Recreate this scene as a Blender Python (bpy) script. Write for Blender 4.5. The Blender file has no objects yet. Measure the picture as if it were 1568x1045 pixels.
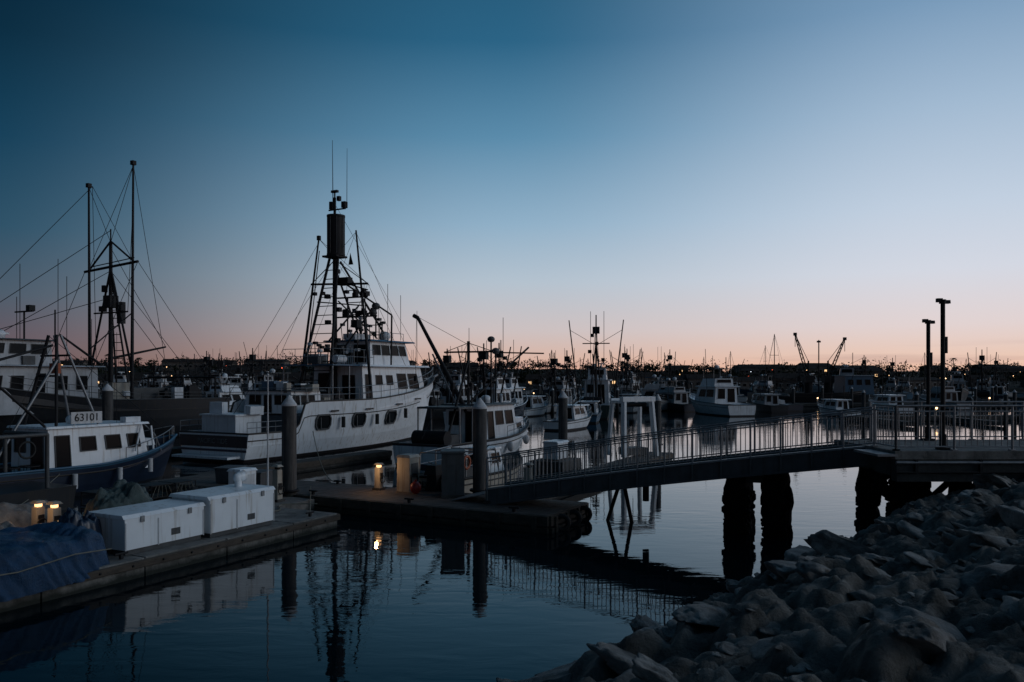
import bpy, math, random
import numpy as np
from mathutils import Vector, Matrix, noise
R=random.Random(11)
sc=bpy.context.scene
COL=sc.collection
sc.view_settings.view_transform='Standard'
sc.view_settings.look='None'
sc.view_settings.exposure=0

# ------------------------------------------------------------------ materials
def mat(name,col,rough=.6,metal=0,var=.35,scale=3.0,bump=.0,streak=None,stretch=(1,1,1),col2=None,spec=.5,wet=None):
    m=bpy.data.materials.new(name); m.use_nodes=True
    nt=m.node_tree; N=nt.nodes; Lk=nt.links
    b=N['Principled BSDF']
    b.inputs['Roughness'].default_value=rough; b.inputs['Metallic'].default_value=metal
    b.inputs['Specular IOR Level'].default_value=spec
    tc=N.new('ShaderNodeTexCoord'); mp=N.new('ShaderNodeMapping'); mp.inputs['Scale'].default_value=stretch
    Lk.new(tc.outputs['Object'],mp.inputs['Vector'])
    no=N.new('ShaderNodeTexNoise'); no.inputs['Scale'].default_value=scale; no.inputs['Detail'].default_value=7
    no.inputs['Roughness'].default_value=.65
    Lk.new(mp.outputs[0],no.inputs['Vector'])
    cr=N.new('ShaderNodeValToRGB'); cr.color_ramp.elements[0].position=.32; cr.color_ramp.elements[1].position=.68
    c2=col2 if col2 else tuple(c*(1-var) for c in col)
    cr.color_ramp.elements[0].color=(*c2,1); cr.color_ramp.elements[1].color=(*col,1)
    Lk.new(no.outputs['Fac'],cr.inputs['Fac'])
    out=cr.outputs['Color']
    if streak:
        mp2=N.new('ShaderNodeMapping'); mp2.inputs['Scale'].default_value=(5,5,.35)
        Lk.new(tc.outputs['Object'],mp2.inputs['Vector'])
        n2=N.new('ShaderNodeTexNoise'); n2.inputs['Scale'].default_value=1.6; n2.inputs['Detail'].default_value=6
        Lk.new(mp2.outputs[0],n2.inputs['Vector'])
        r2=N.new('ShaderNodeValToRGB'); r2.color_ramp.elements[0].position=.54; r2.color_ramp.elements[1].position=.74
        r2.color_ramp.elements[0].color=(0,0,0,1); r2.color_ramp.elements[1].color=(.75,.75,.75,1)
        Lk.new(n2.outputs['Fac'],r2.inputs['Fac'])
        mx=N.new('ShaderNodeMixRGB'); mx.inputs[2].default_value=(*streak,1)
        Lk.new(r2.outputs['Color'],mx.inputs[0]); Lk.new(out,mx.inputs[1]); out=mx.outputs[0]
    if wet:
        sp=N.new('ShaderNodeSeparateXYZ'); g=N.new('ShaderNodeNewGeometry')
        Lk.new(g.outputs['Position'],sp.inputs[0])
        ad=N.new('ShaderNodeMath'); ad.operation='MULTIPLY_ADD'; ad.inputs[1].default_value=.22; 
        Lk.new(no.outputs['Fac'],ad.inputs[0]); Lk.new(sp.outputs['Z'],ad.inputs[2])
        mr=N.new('ShaderNodeMapRange'); mr.inputs['From Min'].default_value=wet+.05; mr.inputs['From Max'].default_value=wet+.2
        mr.inputs['To Min'].default_value=1; mr.inputs['To Max'].default_value=0
        Lk.new(ad.outputs[0],mr.inputs['Value'])
        mx=N.new('ShaderNodeMixRGB'); mx.inputs[2].default_value=(.015,.018,.014,1)
        Lk.new(mr.outputs[0],mx.inputs[0]); Lk.new(out,mx.inputs[1]); out=mx.outputs[0]
    Lk.new(out,b.inputs['Base Color'])
    if bump:
        n3=N.new('ShaderNodeTexNoise'); n3.inputs['Scale'].default_value=scale*4; n3.inputs['Detail'].default_value=9; n3.inputs['Roughness'].default_value=.7
        Lk.new(mp.outputs[0],n3.inputs['Vector'])
        bp=N.new('ShaderNodeBump'); bp.inputs['Strength'].default_value=1; bp.inputs['Distance'].default_value=bump
        Lk.new(n3.outputs['Fac'],bp.inputs['Height']); Lk.new(bp.outputs[0],b.inputs['Normal'])
    return m
def emit(name,col,st):
    m=bpy.data.materials.new(name); m.use_nodes=True; b=m.node_tree.nodes['Principled BSDF']
    b.inputs['Base Color'].default_value=(*col,1); b.inputs['Emission Color'].default_value=(*col,1)
    b.inputs['Emission Strength'].default_value=st; return m
WHITE=mat('white_paint',(.82,.85,.87),.4,var=.12,scale=1.2,streak=(.40,.35,.29))
WHITE2=mat('white_gelcoat',(.72,.76,.79),.35,var=.2,scale=1.5,streak=(.34,.33,.31))
DIMW=mat('dim_white',(.46,.48,.50),.5,var=.4,scale=.9,streak=(.2,.19,.17))  # white dimmed in its colour so far boats look darker, plus dirt streaks
CREAM=mat('cream_paint',(.42,.39,.33),.55,var=.35,scale=1.5,streak=(.15,.1,.06))
BLACKH=mat('black_hull',(.012,.015,.02),.45,var=.4,scale=2,streak=(.035,.028,.02))
NAVY=mat('navy_hull',(.012,.022,.045),.35,var=.3,scale=2)
GREENH=mat('green_hull',(.02,.05,.045),.4,var=.4,scale=2,streak=(.07,.05,.035))
BLUEH=mat('blue_paint',(.03,.11,.19),.4,var=.3,scale=2)
BOOT=mat('antifouling',(.02,.014,.014),.6,var=.4,scale=2)
DECKM=mat('deck_paint',(.10,.105,.11),.7,var=.4,scale=2)
RAILW=mat('rubrail',(.05,.04,.033),.6,var=.4,scale=4)
STEEL=mat('galvanised_steel',(.30,.31,.32),.5,.6,var=.45,scale=6)
DSTEEL=mat('dark_rigging',(.016,.016,.018),.65,.1,var=.4,scale=5,spec=.3)
GREYP=mat('grey_paint',(.075,.08,.083),.6,var=.4,scale=3,streak=(.04,.03,.025))
GLASS=mat('window_glass',(.004,.006,.008),.25,var=.2,scale=1,spec=.1)
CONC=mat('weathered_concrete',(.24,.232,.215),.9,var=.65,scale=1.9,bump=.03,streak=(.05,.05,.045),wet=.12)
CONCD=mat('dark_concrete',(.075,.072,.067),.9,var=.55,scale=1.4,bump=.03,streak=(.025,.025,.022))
WOOD=mat('dock_timber',(.085,.066,.05),.85,var=.6,scale=3,bump=.015,stretch=(1,1,3),wet=.1)
DECKW=mat('dock_decking',(.11,.095,.083),.8,var=.6,scale=2.6,bump=.012)
PILEM=mat('pile_sleeve',(.055,.055,.055),.75,var=.5,scale=2.5,bump=.012,streak=(.15,.14,.13),wet=.5)
MUSSEL=mat('mussel_crust',(.012,.011,.010),.9,var=.6,scale=8,bump=.1,spec=.15)
CAPW=mat('white_cap',(.55,.56,.57),.55,var=.25,scale=3,streak=(.3,.28,.25))
TARP=mat('blue_tarp',(.003,.05,.13),.42,var=.5,scale=3,bump=.06)
CANVAS=mat('grey_canvas',(.20,.205,.2),.85,var=.6,scale=5,bump=.03)
GTARP=mat('green_plastic_sheet',(.06,.095,.09),.4,var=.6,scale=6,bump=.04)
RUBBER=mat('black_rubber',(.014,.014,.014),.75,var=.3,scale=5)
RED=mat('red_plastic',(.4,.025,.02),.4,var=.3,scale=4)
ORANGE=mat('orange_plastic',(.4,.09,.03),.6,var=.4,scale=4)
ROCK=mat('riprap_stone',(.34,.325,.305),.88,var=.6,scale=2.4,bump=.06,col2=(.085,.078,.07),spec=.3)
DIRT=mat('bank_earth',(.26,.245,.22),.92,var=.65,scale=2.2,bump=.09,col2=(.06,.054,.047),spec=.25)
LAND=mat('hillside',(.03,.03,.024),.95,var=.5,scale=.02,spec=.1)
LEAF=mat('distant_foliage',(.028,.034,.02),.9,var=.6,scale=.3,spec=.1)
WALLM=mat('house_wall',(.15,.13,.115),.85,var=.3,scale=.3,spec=.1)
ROOFM=mat('house_roof',(.05,.04,.035),.9,var=.4,scale=.5,spec=.1)
ROPE=mat('rope',(.2,.19,.15),.9,var=.3,scale=12)
WARM=emit('warm_lamp',(1,.55,.24),2.4)
WARMF=emit('warm_window',(1,.6,.28),1.3)
COOLF=emit('cool_lamp',(.8,.9,1),3)
REDL=emit('red_lamp',(1,.12,.05),2.5)
CITY=emit('city_lamp',(1,.6,.3),4)

# ------------------------------------------------------------------ builder
class MB:
    def __init__(s,name,loc=(0,0,0),rz=0):
        s.name=name; s.loc=loc; s.rz=rz; s.v=[];s.f=[];s.m=[];s.s=[];s.mats=[]
    def mi(s,m):
        if m not in s.mats: s.mats.append(m)
        return s.mats.index(m)
    def add(s,vs,fs,m,smooth=False):
        o=len(s.v); s.v.extend([tuple(p) for p in vs]); k=s.mi(m)
        for f in fs:
            s.f.append([o+i for i in f]); s.m.append(k); s.s.append(smooth)
    def box(s,c,d,m,rz=0,rx=0,ry=0,tx=1,ty=1,sx=0,sy=0):
        hx,hy,hz=d[0]/2,d[1]/2,d[2]/2
        P=[(-hx,-hy,-hz),(hx,-hy,-hz),(hx,hy,-hz),(-hx,hy,-hz),(-hx*tx+sx,-hy*ty+sy,hz),(hx*tx+sx,-hy*ty+sy,hz),(hx*tx+sx,hy*ty+sy,hz),(-hx*tx+sx,hy*ty+sy,hz)]
        M=Matrix.Rotation(rz,3,'Z')@Matrix.Rotation(ry,3,'Y')@Matrix.Rotation(rx,3,'X'); c=Vector(c)
        s.add([M@Vector(p)+c for p in P],[(0,3,2,1),(4,5,6,7),(0,1,5,4),(1,2,6,5),(2,3,7,6),(3,0,4,7)],m)
    def beam(s,p,q,w,h,m):
        p=Vector(p);q=Vector(q);d=(q-p); 
        if d.length<1e-6:return
        d.normalize(); up=Vector((0,0,1))
        if abs(d.z)>.98: up=Vector((0,1,0))
        a=d.cross(up).normalized(); b=a.cross(d).normalized(); a*=w/2; b*=h/2
        vs=[p-a-b,p+a-b,p+a+b,p-a+b,q-a-b,q+a-b,q+a+b,q-a+b]
        s.add(vs,[(0,1,2,3),(4,7,6,5),(0,4,5,1),(1,5,6,2),(2,6,7,3),(3,7,4,0)],m)
    def tube(s,p,q,r,m,r2=None,n=8):
        p=Vector(p);q=Vector(q);d=q-p
        if d.length<1e-6:return
        if r2 is None:r2=r
        d.normalize(); t=Vector((0,0,1)) if abs(d.z)<.9 else Vector((1,0,0))
        a=d.cross(t).normalized(); b=d.cross(a)
        vs=[p+(a*math.cos(2*math.pi*i/n)+b*math.sin(2*math.pi*i/n))*r for i in range(n)]+[q+(a*math.cos(2*math.pi*i/n)+b*math.sin(2*math.pi*i/n))*r2 for i in range(n)]
        s.add(vs,[(i,(i+1)%n,n+(i+1)%n,n+i) for i in range(n)],m,n>5)
        s.add(vs[:n],[tuple(range(n))],m); s.add(vs[n:],[tuple(range(n))],m)
    def wire(s,pts,r,m,n=5):
        for a,b in zip(pts[:-1],pts[1:]): s.tube(a,b,r,m,n=n)
    def rope(s,p,q,sag,r=.015,m=None,k=8):
        p=Vector(p);q=Vector(q)
        pts=[p.lerp(q,i/k)-Vector((0,0,4*sag*(i/k)*(1-i/k))) for i in range(k+1)]
        s.wire(pts,r,m or ROPE,n=4)
    def ball(s,c,r,m,sz=1,n=10,k=7,smooth=True):
        vs=[];fs=[]
        for j in range(k+1):
            th=math.pi*j/k
            for i in range(n):
                ph=2*math.pi*i/n; vs.append((c[0]+r*math.sin(th)*math.cos(ph),c[1]+r*math.sin(th)*math.sin(ph),c[2]+r*sz*math.cos(th)))
        for j in range(k):
            for i in range(n): fs.append((j*n+i,j*n+(i+1)%n,(j+1)*n+(i+1)%n,(j+1)*n+i))
        s.add(vs,fs,m,smooth)
    def torus(s,c,Rr,r,m,ax='y',n=16,k=6):
        vs=[];fs=[]
        for i in range(n):
            a=2*math.pi*i/n
            for j in range(k):
                b=2*math.pi*j/k; x=(Rr+r*math.cos(b))*math.cos(a); z=(Rr+r*math.cos(b))*math.sin(a); y=r*math.sin(b)
                P=(x,y,z) if ax=='y' else ((y,x,z) if ax=='x' else (x,z,y))
                vs.append((c[0]+P[0],c[1]+P[1],c[2]+P[2]))
        for i in range(n):
            for j in range(k): fs.append((i*k+j,((i+1)%n)*k+j,((i+1)%n)*k+(j+1)%k,i*k+(j+1)%k))
        s.add(vs,fs,m,True)
    def win(s,q,u0,u1,v0,v1,cen,g=None,fr=None,ft=.035,off=.015):
        g=g or GLASS
        A,B,C,D=[Vector(p) for p in q]
        def P(u,v): return (A*(1-u)+B*u)*(1-v)+(D*(1-u)+C*u)*v
        n=(B-A).cross(D-A).normalized()
        if n.dot((A+C)/2-Vector(cen))<0:n=-n
        c=[P(u0,v0)+n*off,P(u1,v0)+n*off,P(u1,v1)+n*off,P(u0,v1)+n*off]
        s.add(c,[(0,1,2,3)],g)
        if fr:
            for i in range(4): s.beam(c[i]+n*.008,c[(i+1)%4]+n*.008,ft,ft,fr)
    def cabin(s,x0,x1,w,z0,z1,m,fs=.3,bs=0,ti=.12,wins=None,roof=None,ov=.15,fr=None,yc=0,rt=.08,g=None):
        b=[(x0,yc-w,z0),(x1,yc-w,z0),(x1,yc+w,z0),(x0,yc+w,z0)]
        t=[(x0+bs,yc-w+ti,z1),(x1-fs,yc-w+ti,z1),(x1-fs,yc+w-ti,z1),(x0+bs,yc+w-ti,z1)]
        s.add(b+t,[(0,3,2,1),(4,5,6,7),(0,1,5,4),(1,2,6,5),(2,3,7,6),(3,0,4,7)],m)
        F={'s':(b[0],b[1],t[1],t[0]),'f':(b[1],b[2],t[2],t[1]),'p':(b[2],b[3],t[3],t[2]),'b':(b[3],b[0],t[0],t[3])}
        cen=((x0+x1)/2,yc,(z0+z1)/2)
        for k,l in (wins or {}).items():
            for (u0,u1,v0,v1) in l: s.win(F[k],u0,u1,v0,v1,cen,g=g,fr=fr or m)
        if roof:
            X0=x0+bs-ov; X1=x1-fs+ov*1.8
            s.box(((X0+X1)/2,yc,z1+rt/2+.003),(X1-X0,2*(w-ti+ov),rt),roof,tx=.985,ty=.97)
    def hull(s,L,W,zs,zm,zb,m,deck=DECKM,boot=BOOT,rail=RAILW,stripe=None,bul=.5,rake=.1,stern=.85,draft=.4,n=28,step=None,full=2.3):
        def sheer(t):
            z=zs+(zm-zs)*(t/.45) if t<.45 else zm+(zb-zm)*((t-.45)/.55)**1.5
            if step:
                k=min(1,max(0,(t-step[0])/.03)); z+=step[1]*k
            return z
        def hb(t):
            return W/2*(stern+(1-stern)*math.sin(min(1,t/.5)*math.pi/2)) if t<.5 else W/2*max(.012,(1-((t-.5)/.5)**full))
        ts=[i/n for i in range(n+1)]
        rows=[]
        for t in ts:
            sh=sheer(t); zz=[-draft,0,.16]+[.16+(sh-.16)*q for q in (.25,.5,.72,.9,1)]
            r=[]
            for z in zz:
                f=(z+draft)/(sh+draft); e=.1+.6*t**3
                y=hb(t)*max(f,.02)**e
                x=-L/2+L*t-rake*L*(1-f)*t**3
                r.append((x,y,z))
            rows.append(r)
        K=8
        for sg in (1,-1):
            vs=[(p[0],p[1]*sg,p[2]) for r in rows for p in r]
            for k in range(K-1):
                mm=boot if k<2 else (stripe if (stripe and k==K-2) else m)
                s.add(vs,[(i*K+k,(i+1)*K+k,(i+1)*K+k+1,i*K+k+1) for i in range(n)],mm,True)
        r=rows[0]
        for k in range(K-1):
            mm=boot if k<2 else (stripe if (stripe and k==K-2) else m)
            s.add([(r[k][0],r[k][1],r[k][2]),(r[k][0],-r[k][1],r[k][2]),(r[k+1][0],-r[k+1][1],r[k+1][2]),(r[k+1][0],r[k+1][1],r[k+1][2])],[(0,1,2,3)],mm)
        th=.1
        inn=[(min(x[-1][0],L/2-.35),max(.004,x[-1][1]-th),x[-1][2]) for x in rows]
        inn[0]=(rows[0][-1][0]+th,inn[0][1],inn[0][2])
        for sg in (1,-1):
            vs=[];
            for i in range(n+1):
                o=rows[i][-1]; q=inn[i]
                vs+= [(o[0],o[1]*sg,o[2]),(q[0],q[1]*sg,q[2]),(q[0],q[1]*sg,q[2]-bul)]
            s.add(vs,[(i*3,(i+1)*3,(i+1)*3+1,i*3+1) for i in range(n)],rail)
            s.add(vs,[(i*3+1,(i+1)*3+1,(i+1)*3+2,i*3+2) for i in range(n)],m)
            s.wire([(rows[i][-1][0],rows[i][-1][1]*sg,rows[i][-1][2]) for i in range(n+1)],.05,rail,n=6)
            s.wire([(rows[i][5][0],(rows[i][5][1]+.01)*sg,rows[i][5][2]) for i in range(n+1)],.03,RAILW,n=5)
        q=inn
        s.add([p for i in range(n+1) for p in ((q[i][0],q[i][1],q[i][2]-bul),(q[i][0],-q[i][1],q[i][2]-bul))],[(2*i,2*i+1,2*i+3,2*i+2) for i in range(n)],deck)
        o=rows[0][-1]; s.add([(o[0],o[1],o[2]),(o[0],-o[1],o[2]),(q[0][0],-q[0][1],o[2]),(q[0][0],q[0][1],o[2]),(q[0][0],q[0][1],o[2]-bul),(q[0][0],-q[0][1],o[2]-bul)],[(0,1,2,3),(3,2,5,4)],rail)
        s.tube((o[0],o[1],o[2]),(o[0],-o[1],o[2]),.05,rail,n=6)
        s.L=L; s.sheer=sheer; s.hb=hb
        def edge(t,sg=1,inset=.1,dz=0): 
            return Vector((-L/2+L*t,sg*max(0,hb(t)-inset),sheer(t)+dz))
        s.edge=edge
    def railing(s,pts,h,m,sp=1.0,r=.018,mid=1):
        pts=[Vector(p) for p in pts]
        for a,b in zip(pts[:-1],pts[1:]):
            k=max(1,int(round((b-a).length/sp)))
            for i in range(k+1):
                p=a.lerp(b,i/k); s.tube(p,p+Vector((0,0,h)),r,m,n=5)
            for j in range(mid+1):
                z=Vector((0,0,h*(1-j/(mid+1)))); s.tube(a+z,b+z,r*1.1,m,n=5)
    def deckrail(s,t0,t1,h,m,k=8,r=.018,mid=1,sides=(1,-1)):
        for sg in sides: s.railing([s.edge(t0+(t1-t0)*i/k,sg) for i in range(k+1)],h,m,sp=99,r=r,mid=mid)
    def radar(s,c,m=WHITE2,w=1.2):
        s.tube(c,(c[0],c[1],c[2]+.35),.09,m); s.box((c[0],c[1],c[2]+.42),(w,.14,.13),m,rz=.6)
    def dome(s,c,r,m=WHITE2):
        s.tube(c,(c[0],c[1],c[2]+r*.6),r*.8,m,n=12); s.ball((c[0],c[1],c[2]+r*.6),r,m,sz=.8)
    def done(s,bevel=0,parent=None):
        me=bpy.data.meshes.new(s.name); me.from_pydata(s.v,[],s.f)
        for mm in s.mats: me.materials.append(mm)
        me.polygons.foreach_set('material_index',s.m); me.polygons.foreach_set('use_smooth',s.s)
        me.update()
        ob=bpy.data.objects.new(s.name,me); ob.location=s.loc; ob.rotation_euler=(0,0,s.rz); COL.objects.link(ob)
        if bevel:
            bm=ob.modifiers.new('bevel','BEVEL'); bm.width=bevel; bm.segments=2; bm.limit_method='ANGLE'; bm.angle_limit=math.radians(50)
        if parent: ob.parent=parent
        return ob
def text(parent,txt,size,loc,rot,m,name='lettering'):
    c=bpy.data.curves.new(name,'FONT'); c.body=txt; c.size=size; c.extrude=.006; c.align_x='CENTER'; c.align_y='CENTER'
    o=bpy.data.objects.new(name,c); COL.objects.link(o); o.parent=parent; o.location=loc; o.rotation_euler=rot; c.materials.append(m)
def plight(name,loc,e,col=(1,.55,.25),r=.06,parent=None):
    l=bpy.data.lights.new(name,'POINT'); l.energy=e; l.color=col; l.shadow_soft_size=r
    o=bpy.data.objects.new(name,l); COL.objects.link(o); o.location=loc
    if parent: o.parent=parent
    return o

U=Vector((.46,.888,0)); V=Vector((-.888,.46,0)); C0=Vector((1.03,23.2,0)); HEAD=math.atan2(.888,.46)
def UV(u,v,z=0): return C0+U*u+V*v+Vector((0,0,z))

# ------------------------------------------------------------------ water
def water():
    m=bpy.data.materials.new('harbour_water'); m.use_nodes=True; nt=m.node_tree; N=nt.nodes; Lk=nt.links
    b=N['Principled BSDF']; b.inputs['Base Color'].default_value=(.0015,.008,.012,1); b.inputs['Roughness'].default_value=.015; b.inputs['IOR'].default_value=1.31
    b.inputs['Specular Tint'].default_value=(.55,.92,1,1)
    tc=N.new('ShaderNodeTexCoord'); mp=N.new('ShaderNodeMapping'); mp.inputs['Scale'].default_value=(.5,1.3,1); mp.inputs['Rotation'].default_value=(0,0,.25)
    Lk.new(tc.outputs['Object'],mp.inputs[0])
    n1=N.new('ShaderNodeTexNoise'); n1.inputs['Scale'].default_value=1.5; n1.inputs['Detail'].default_value=4; n1.inputs['Roughness'].default_value=.5; n1.inputs['Distortion'].default_value=.5
    n2=N.new('ShaderNodeTexNoise'); n2.inputs['Scale'].default_value=.12; n2.inputs['Detail'].default_value=2
    Lk.new(mp.outputs[0],n1.inputs[0]); Lk.new(mp.outputs[0],n2.inputs[0])
    mr=N.new('ShaderNodeMapRange'); mr.inputs['From Min'].default_value=.35; mr.inputs['From Max'].default_value=.65; mr.inputs['To Min'].default_value=.25; mr.inputs['To Max'].default_value=1
    Lk.new(n2.outputs[0],mr.inputs[0])
    mu=N.new('ShaderNodeMath'); mu.operation='MULTIPLY'; Lk.new(n1.outputs[0],mu.inputs[0]); Lk.new(mr.outputs[0],mu.inputs[1])
    bp=N.new('ShaderNodeBump'); bp.inputs['Strength'].default_value=1; bp.inputs['Distance'].default_value=.010
    Lk.new(mu.outputs[0],bp.inputs['Height']); Lk.new(bp.outputs[0],b.inputs['Normal'])
    w=MB('water'); w.add([(-3000,-60,0),(3000,-60,0),(3000,4000,0),(-3000,4000,0)],[(0,1,2,3)],m); w.done()
water()

# ------------------------------------------------------------------ bank + rocks
def smin(a,b,k=1.2):
    h=max(0,min(1,.5+.5*(b-a)/k)); return b*(1-h)+a*h-k*h*(1-h)
def bankd(x,y):
    d1=(x-.95)*.75-(y-11.8)*.66-.2-.2*max(0,min(1,(15-y)/5))
    d2=(23.4-y)*.95
    return smin(d1,d2)
def bankz(x,y):
    d=bankd(x,y)
    if d<0: return max(-1.2,d*.9)
    return 2.6*(1-math.exp(-d/2.1))
def crag(x,y):
    p=Vector((x*.9+.35*y,y*.9,3.0)); 
    a=noise.fractal(p,1,2,3); w=noise.noise(Vector((x*1.7,y*1.7,20)))*.35
    # slabs elongated along the slope
    ca,sa=math.cos(.75),math.sin(.75); u=x*ca+y*sa; v=-x*sa+y*ca
    c=noise.voronoi(Vector((u*.85+w,v*1.45+w,.5)),distance_metric='DISTANCE',exponent=2.5)
    dd=c[0]; cell=c[1][0]; 
    h=noise.cell(cell*37.0)
    c2=noise.voronoi(Vector((u*2.3+w,v*3.6-w,7.5)),distance_metric='DISTANCE',exponent=2.5)[0]
    edge=min(.35,dd[1]-dd[0])
    return .16*a+.55*edge+.16*(h-.5)*min(1,edge*6)+.20*min(.3,(c2[1]-c2[0]))+.07*noise.fractal(Vector((x*4,y*4,1)),1,2,5)
def bank():
    def grid(x0,x1,y0,y1,nx,ny,dz,fine):
        vs=[];fs=[]
        for j in range(ny):
            for i in range(nx):
                x=x0+(x1-x0)*i/(nx-1); y=y0+(y1-y0)*j/(ny-1)
                if fine and bankd(x,y)<-1.2: z=-1.3
                else: z=bankz(x,y)+(crag(x,y)-.12 if fine else -.6)+dz
                vs.append((x,y,z))
        for j in range(ny-1):
            for i in range(nx-1): fs.append((j*nx+i,j*nx+i+1,(j+1)*nx+i+1,(j+1)*nx+i))
        return vs,fs
    b=MB('shore_bank_ground')
    v,f=grid(-22,45,-20,26,60,50,0,False); b.add(v,f,DIRT,True)
    v,f=grid(-3,17,2.5,24.6,400,440,0,True); b.add(v,f,DIRT,True); b.done()
    import bmesh
    T=[];T4=[]
    for k in range(16):
        for sub,TT in ((3,T),(4,T4)):
            rr=random.Random(100+k)
            bm=bmesh.new(); bmesh.ops.create_icosphere(bm,subdivisions=sub,radius=1)
            off=Vector((k*7.3,k*3.1,1)); 
            planes=[(Vector((rr.gauss(0,1),rr.gauss(0,1),rr.gauss(0,1))).normalized(),rr.uniform(.4,.8)) for _ in range(12)]
            for v in bm.verts:
                p=v.co.copy()
                for n_,dd in planes:
                    e=p.dot(n_)-dd
                    if e>0: p-=n_*e*.97
                p*=1+.13*noise.fractal(p*1.6+off,1,2,4)+.09*noise.fractal(p*5+off,1,2,4)
                v.co=p
            bm.verts.ensure_lookup_table()
            TT.append((np.array([v.co[:] for v in bm.verts]),np.array([[v.index for v in f.verts] for f in bm.faces]))); bm.free()
    V_=[];F_=[];o=0
    for _ in range(4600):
        x=R.uniform(-3,20); y=R.uniform(3,24.3)
        d=bankd(x,y)
        if d<-.1 or d>7.5: continue
        if x>abs(y)*.8+1.5: continue
        q=R.random()
        if q<.35: continue
        s=R.uniform(.05,.13) if q<.76 else (R.uniform(.14,.3) if q<.93 else R.uniform(.35,.7))
        dist=math.hypot(x,y)
        if dist<7 : s=min(s,.3)
        if d<.8: s=min(max(s,.16),.4)
        if y>19 and x>8.6 : s=min(s,.28)
        z=bankz(x,y)+crag(x,y)-.12-R.uniform(.35,.95)*s*.42
        t,f=(T4 if s>.28 else T)[R.randrange(16)]
        A=Matrix.Rotation(.3,3,'Y')@Matrix.Rotation(R.gauss(0,.18),3,'X')@Matrix.Rotation(R.gauss(0,.15),3,'Y')@Matrix.Rotation(.75+R.gauss(0,.4),3,'Z')
        A=np.array(A)
        sc3=np.array([s*R.uniform(1.2,2.0),s*R.uniform(.7,1.1),s*R.uniform(.3,.5)])
        V_.append((t*sc3)@A.T+np.array([x,y,z])); F_.append(f+o); o+=len(t)
    V_=np.concatenate(V_);F_=np.concatenate(F_)
    me=bpy.data.meshes.new('riprap_rocks'); me.vertices.add(len(V_)); me.vertices.foreach_set('co',V_.ravel())
    me.loops.add(F_.size); me.loops.foreach_set('vertex_index',F_.ravel().astype(np.int32))
    me.polygons.add(len(F_)); me.polygons.foreach_set('loop_start',np.arange(0,F_.size,3,dtype=np.int32)); me.polygons.foreach_set('loop_total',np.full(len(F_),3,dtype=np.int32))
    me.update(calc_edges=True); me.validate()
    me.polygons.foreach_set('use_smooth',np.ones(len(F_),dtype=bool))
    me.materials.append(ROCK); ob=bpy.data.objects.new('riprap_rocks',me); COL.objects.link(ob)
bank()

# ------------------------------------------------------------------ docks
def slab_uv(b,u0,u1,v0,v1,z0,z1,m):
    P=[UV(u0,v0),UV(u1,v0),UV(u1,v1),UV(u0,v1)]
    b.add([(p.x,p.y,z0) for p in P]+[(p.x,p.y,z1) for p in P],[(0,3,2,1),(4,5,6,7),(0,1,5,4),(1,2,6,5),(2,3,7,6),(3,0,4,7)],m)
def cleat(b,p,rz=0):
    b.box((p[0],p[1],p[2]+.05),(.08,.08,.1),DSTEEL,rz=rz); b.box((p[0],p[1],p[2]+.12),(.34,.05,.05),DSTEEL,rz=rz)
def main_dock():
    b=MB('floating_walkway_dock')
    v=0.0
    while v<17:
        w=.19; slab_uv(b,0.02+R.uniform(-.01,.01),2.88,v+.004,v+w-.008,.44,.5+R.uniform(-.005,.005),DECKW); v+=w
    slab_uv(b,.06,2.84,.06,17,-.5,.38,CONCD)
    for (u0,u1) in ((-.1,.0),(2.9,3.0)):
        slab_uv(b,u0,u1,-.05,17,.2,.49,WOOD); slab_uv(b,u0-.02,u1+.02,-.05,17,-.02,.14,WOOD)
    slab_uv(b,0,2.9,-.13,-.02,.2,.49,WOOD); slab_uv(b,0,2.9,-.15,-.04,-.02,.14,WOOD)
    for v in np.arange(.3,17,1.2):
        slab_uv(b,-.16,-.11,v,v+.16,-.1,.46,WOOD)
    for u in (.2,1.0,1.9,2.6):
        slab_uv(b,u,u+.12,-.2,-.14,-.1,.46,WOOD)
    for k,u in enumerate((.6,1.45,2.3)):
        p=UV(u,-.2,.22); b.torus((p.x,p.y,p.z),.2,.075,RUBBER,ax='y')
    for v in (1.2,5,9,13): cleat(b,UV(.2,v,.5),HEAD+1.57); cleat(b,UV(2.7,v+1,.5),HEAD+1.57)
    b.done()
    b=MB('concrete_finger_dock')
    u=-16.0; i=0
    while u<-2.3:
        u1=min(u+2.4,-2.1)
        slab_uv(b,u,u1-.03,6.0,13,-.4,.43+ (i%2)*.008,CONC); u=u1; i+=1
        if u>=-2.15: break
    slab_uv(b,-2.1,-.18,8.6,13,-.4,.42,CONC)
    slab_uv(b,-16,-2.1,5.9,5.99,.24,.40,WOOD); slab_uv(b,-2.09,-2.0,6.0,8.5,.24,.40,WOOD)
    for u in np.arange(-15.6,-2.3,.8):
        p=UV(u,5.89,.32); b.box((p.x,p.y,p.z),(.05,.05,.05),DSTEEL,rz=HEAD)
    for u in (-9.2,-3): cleat(b,UV(u,6.3,.44),HEAD)
    b.done(bevel=.015)
    for (v0,v1,uu) in ((2.6,3.9,22),(17.2,18.2,16),(-20,-18.6,70),(29,30.2,34)):
        b=MB('finger_dock'); 
        us=2.9 if v0<28 and v0>0 else (5 if v0>0 else 45)
        slab_uv(b,us,uu,v0,v1,-.3,.42,CONCD); slab_uv(b,us,uu,v0-.08,v0,.12,.4,WOOD); slab_uv(b,us,uu,v1,v1+.08,.12,.4,WOOD)
        b.done()
main_dock()
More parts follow.
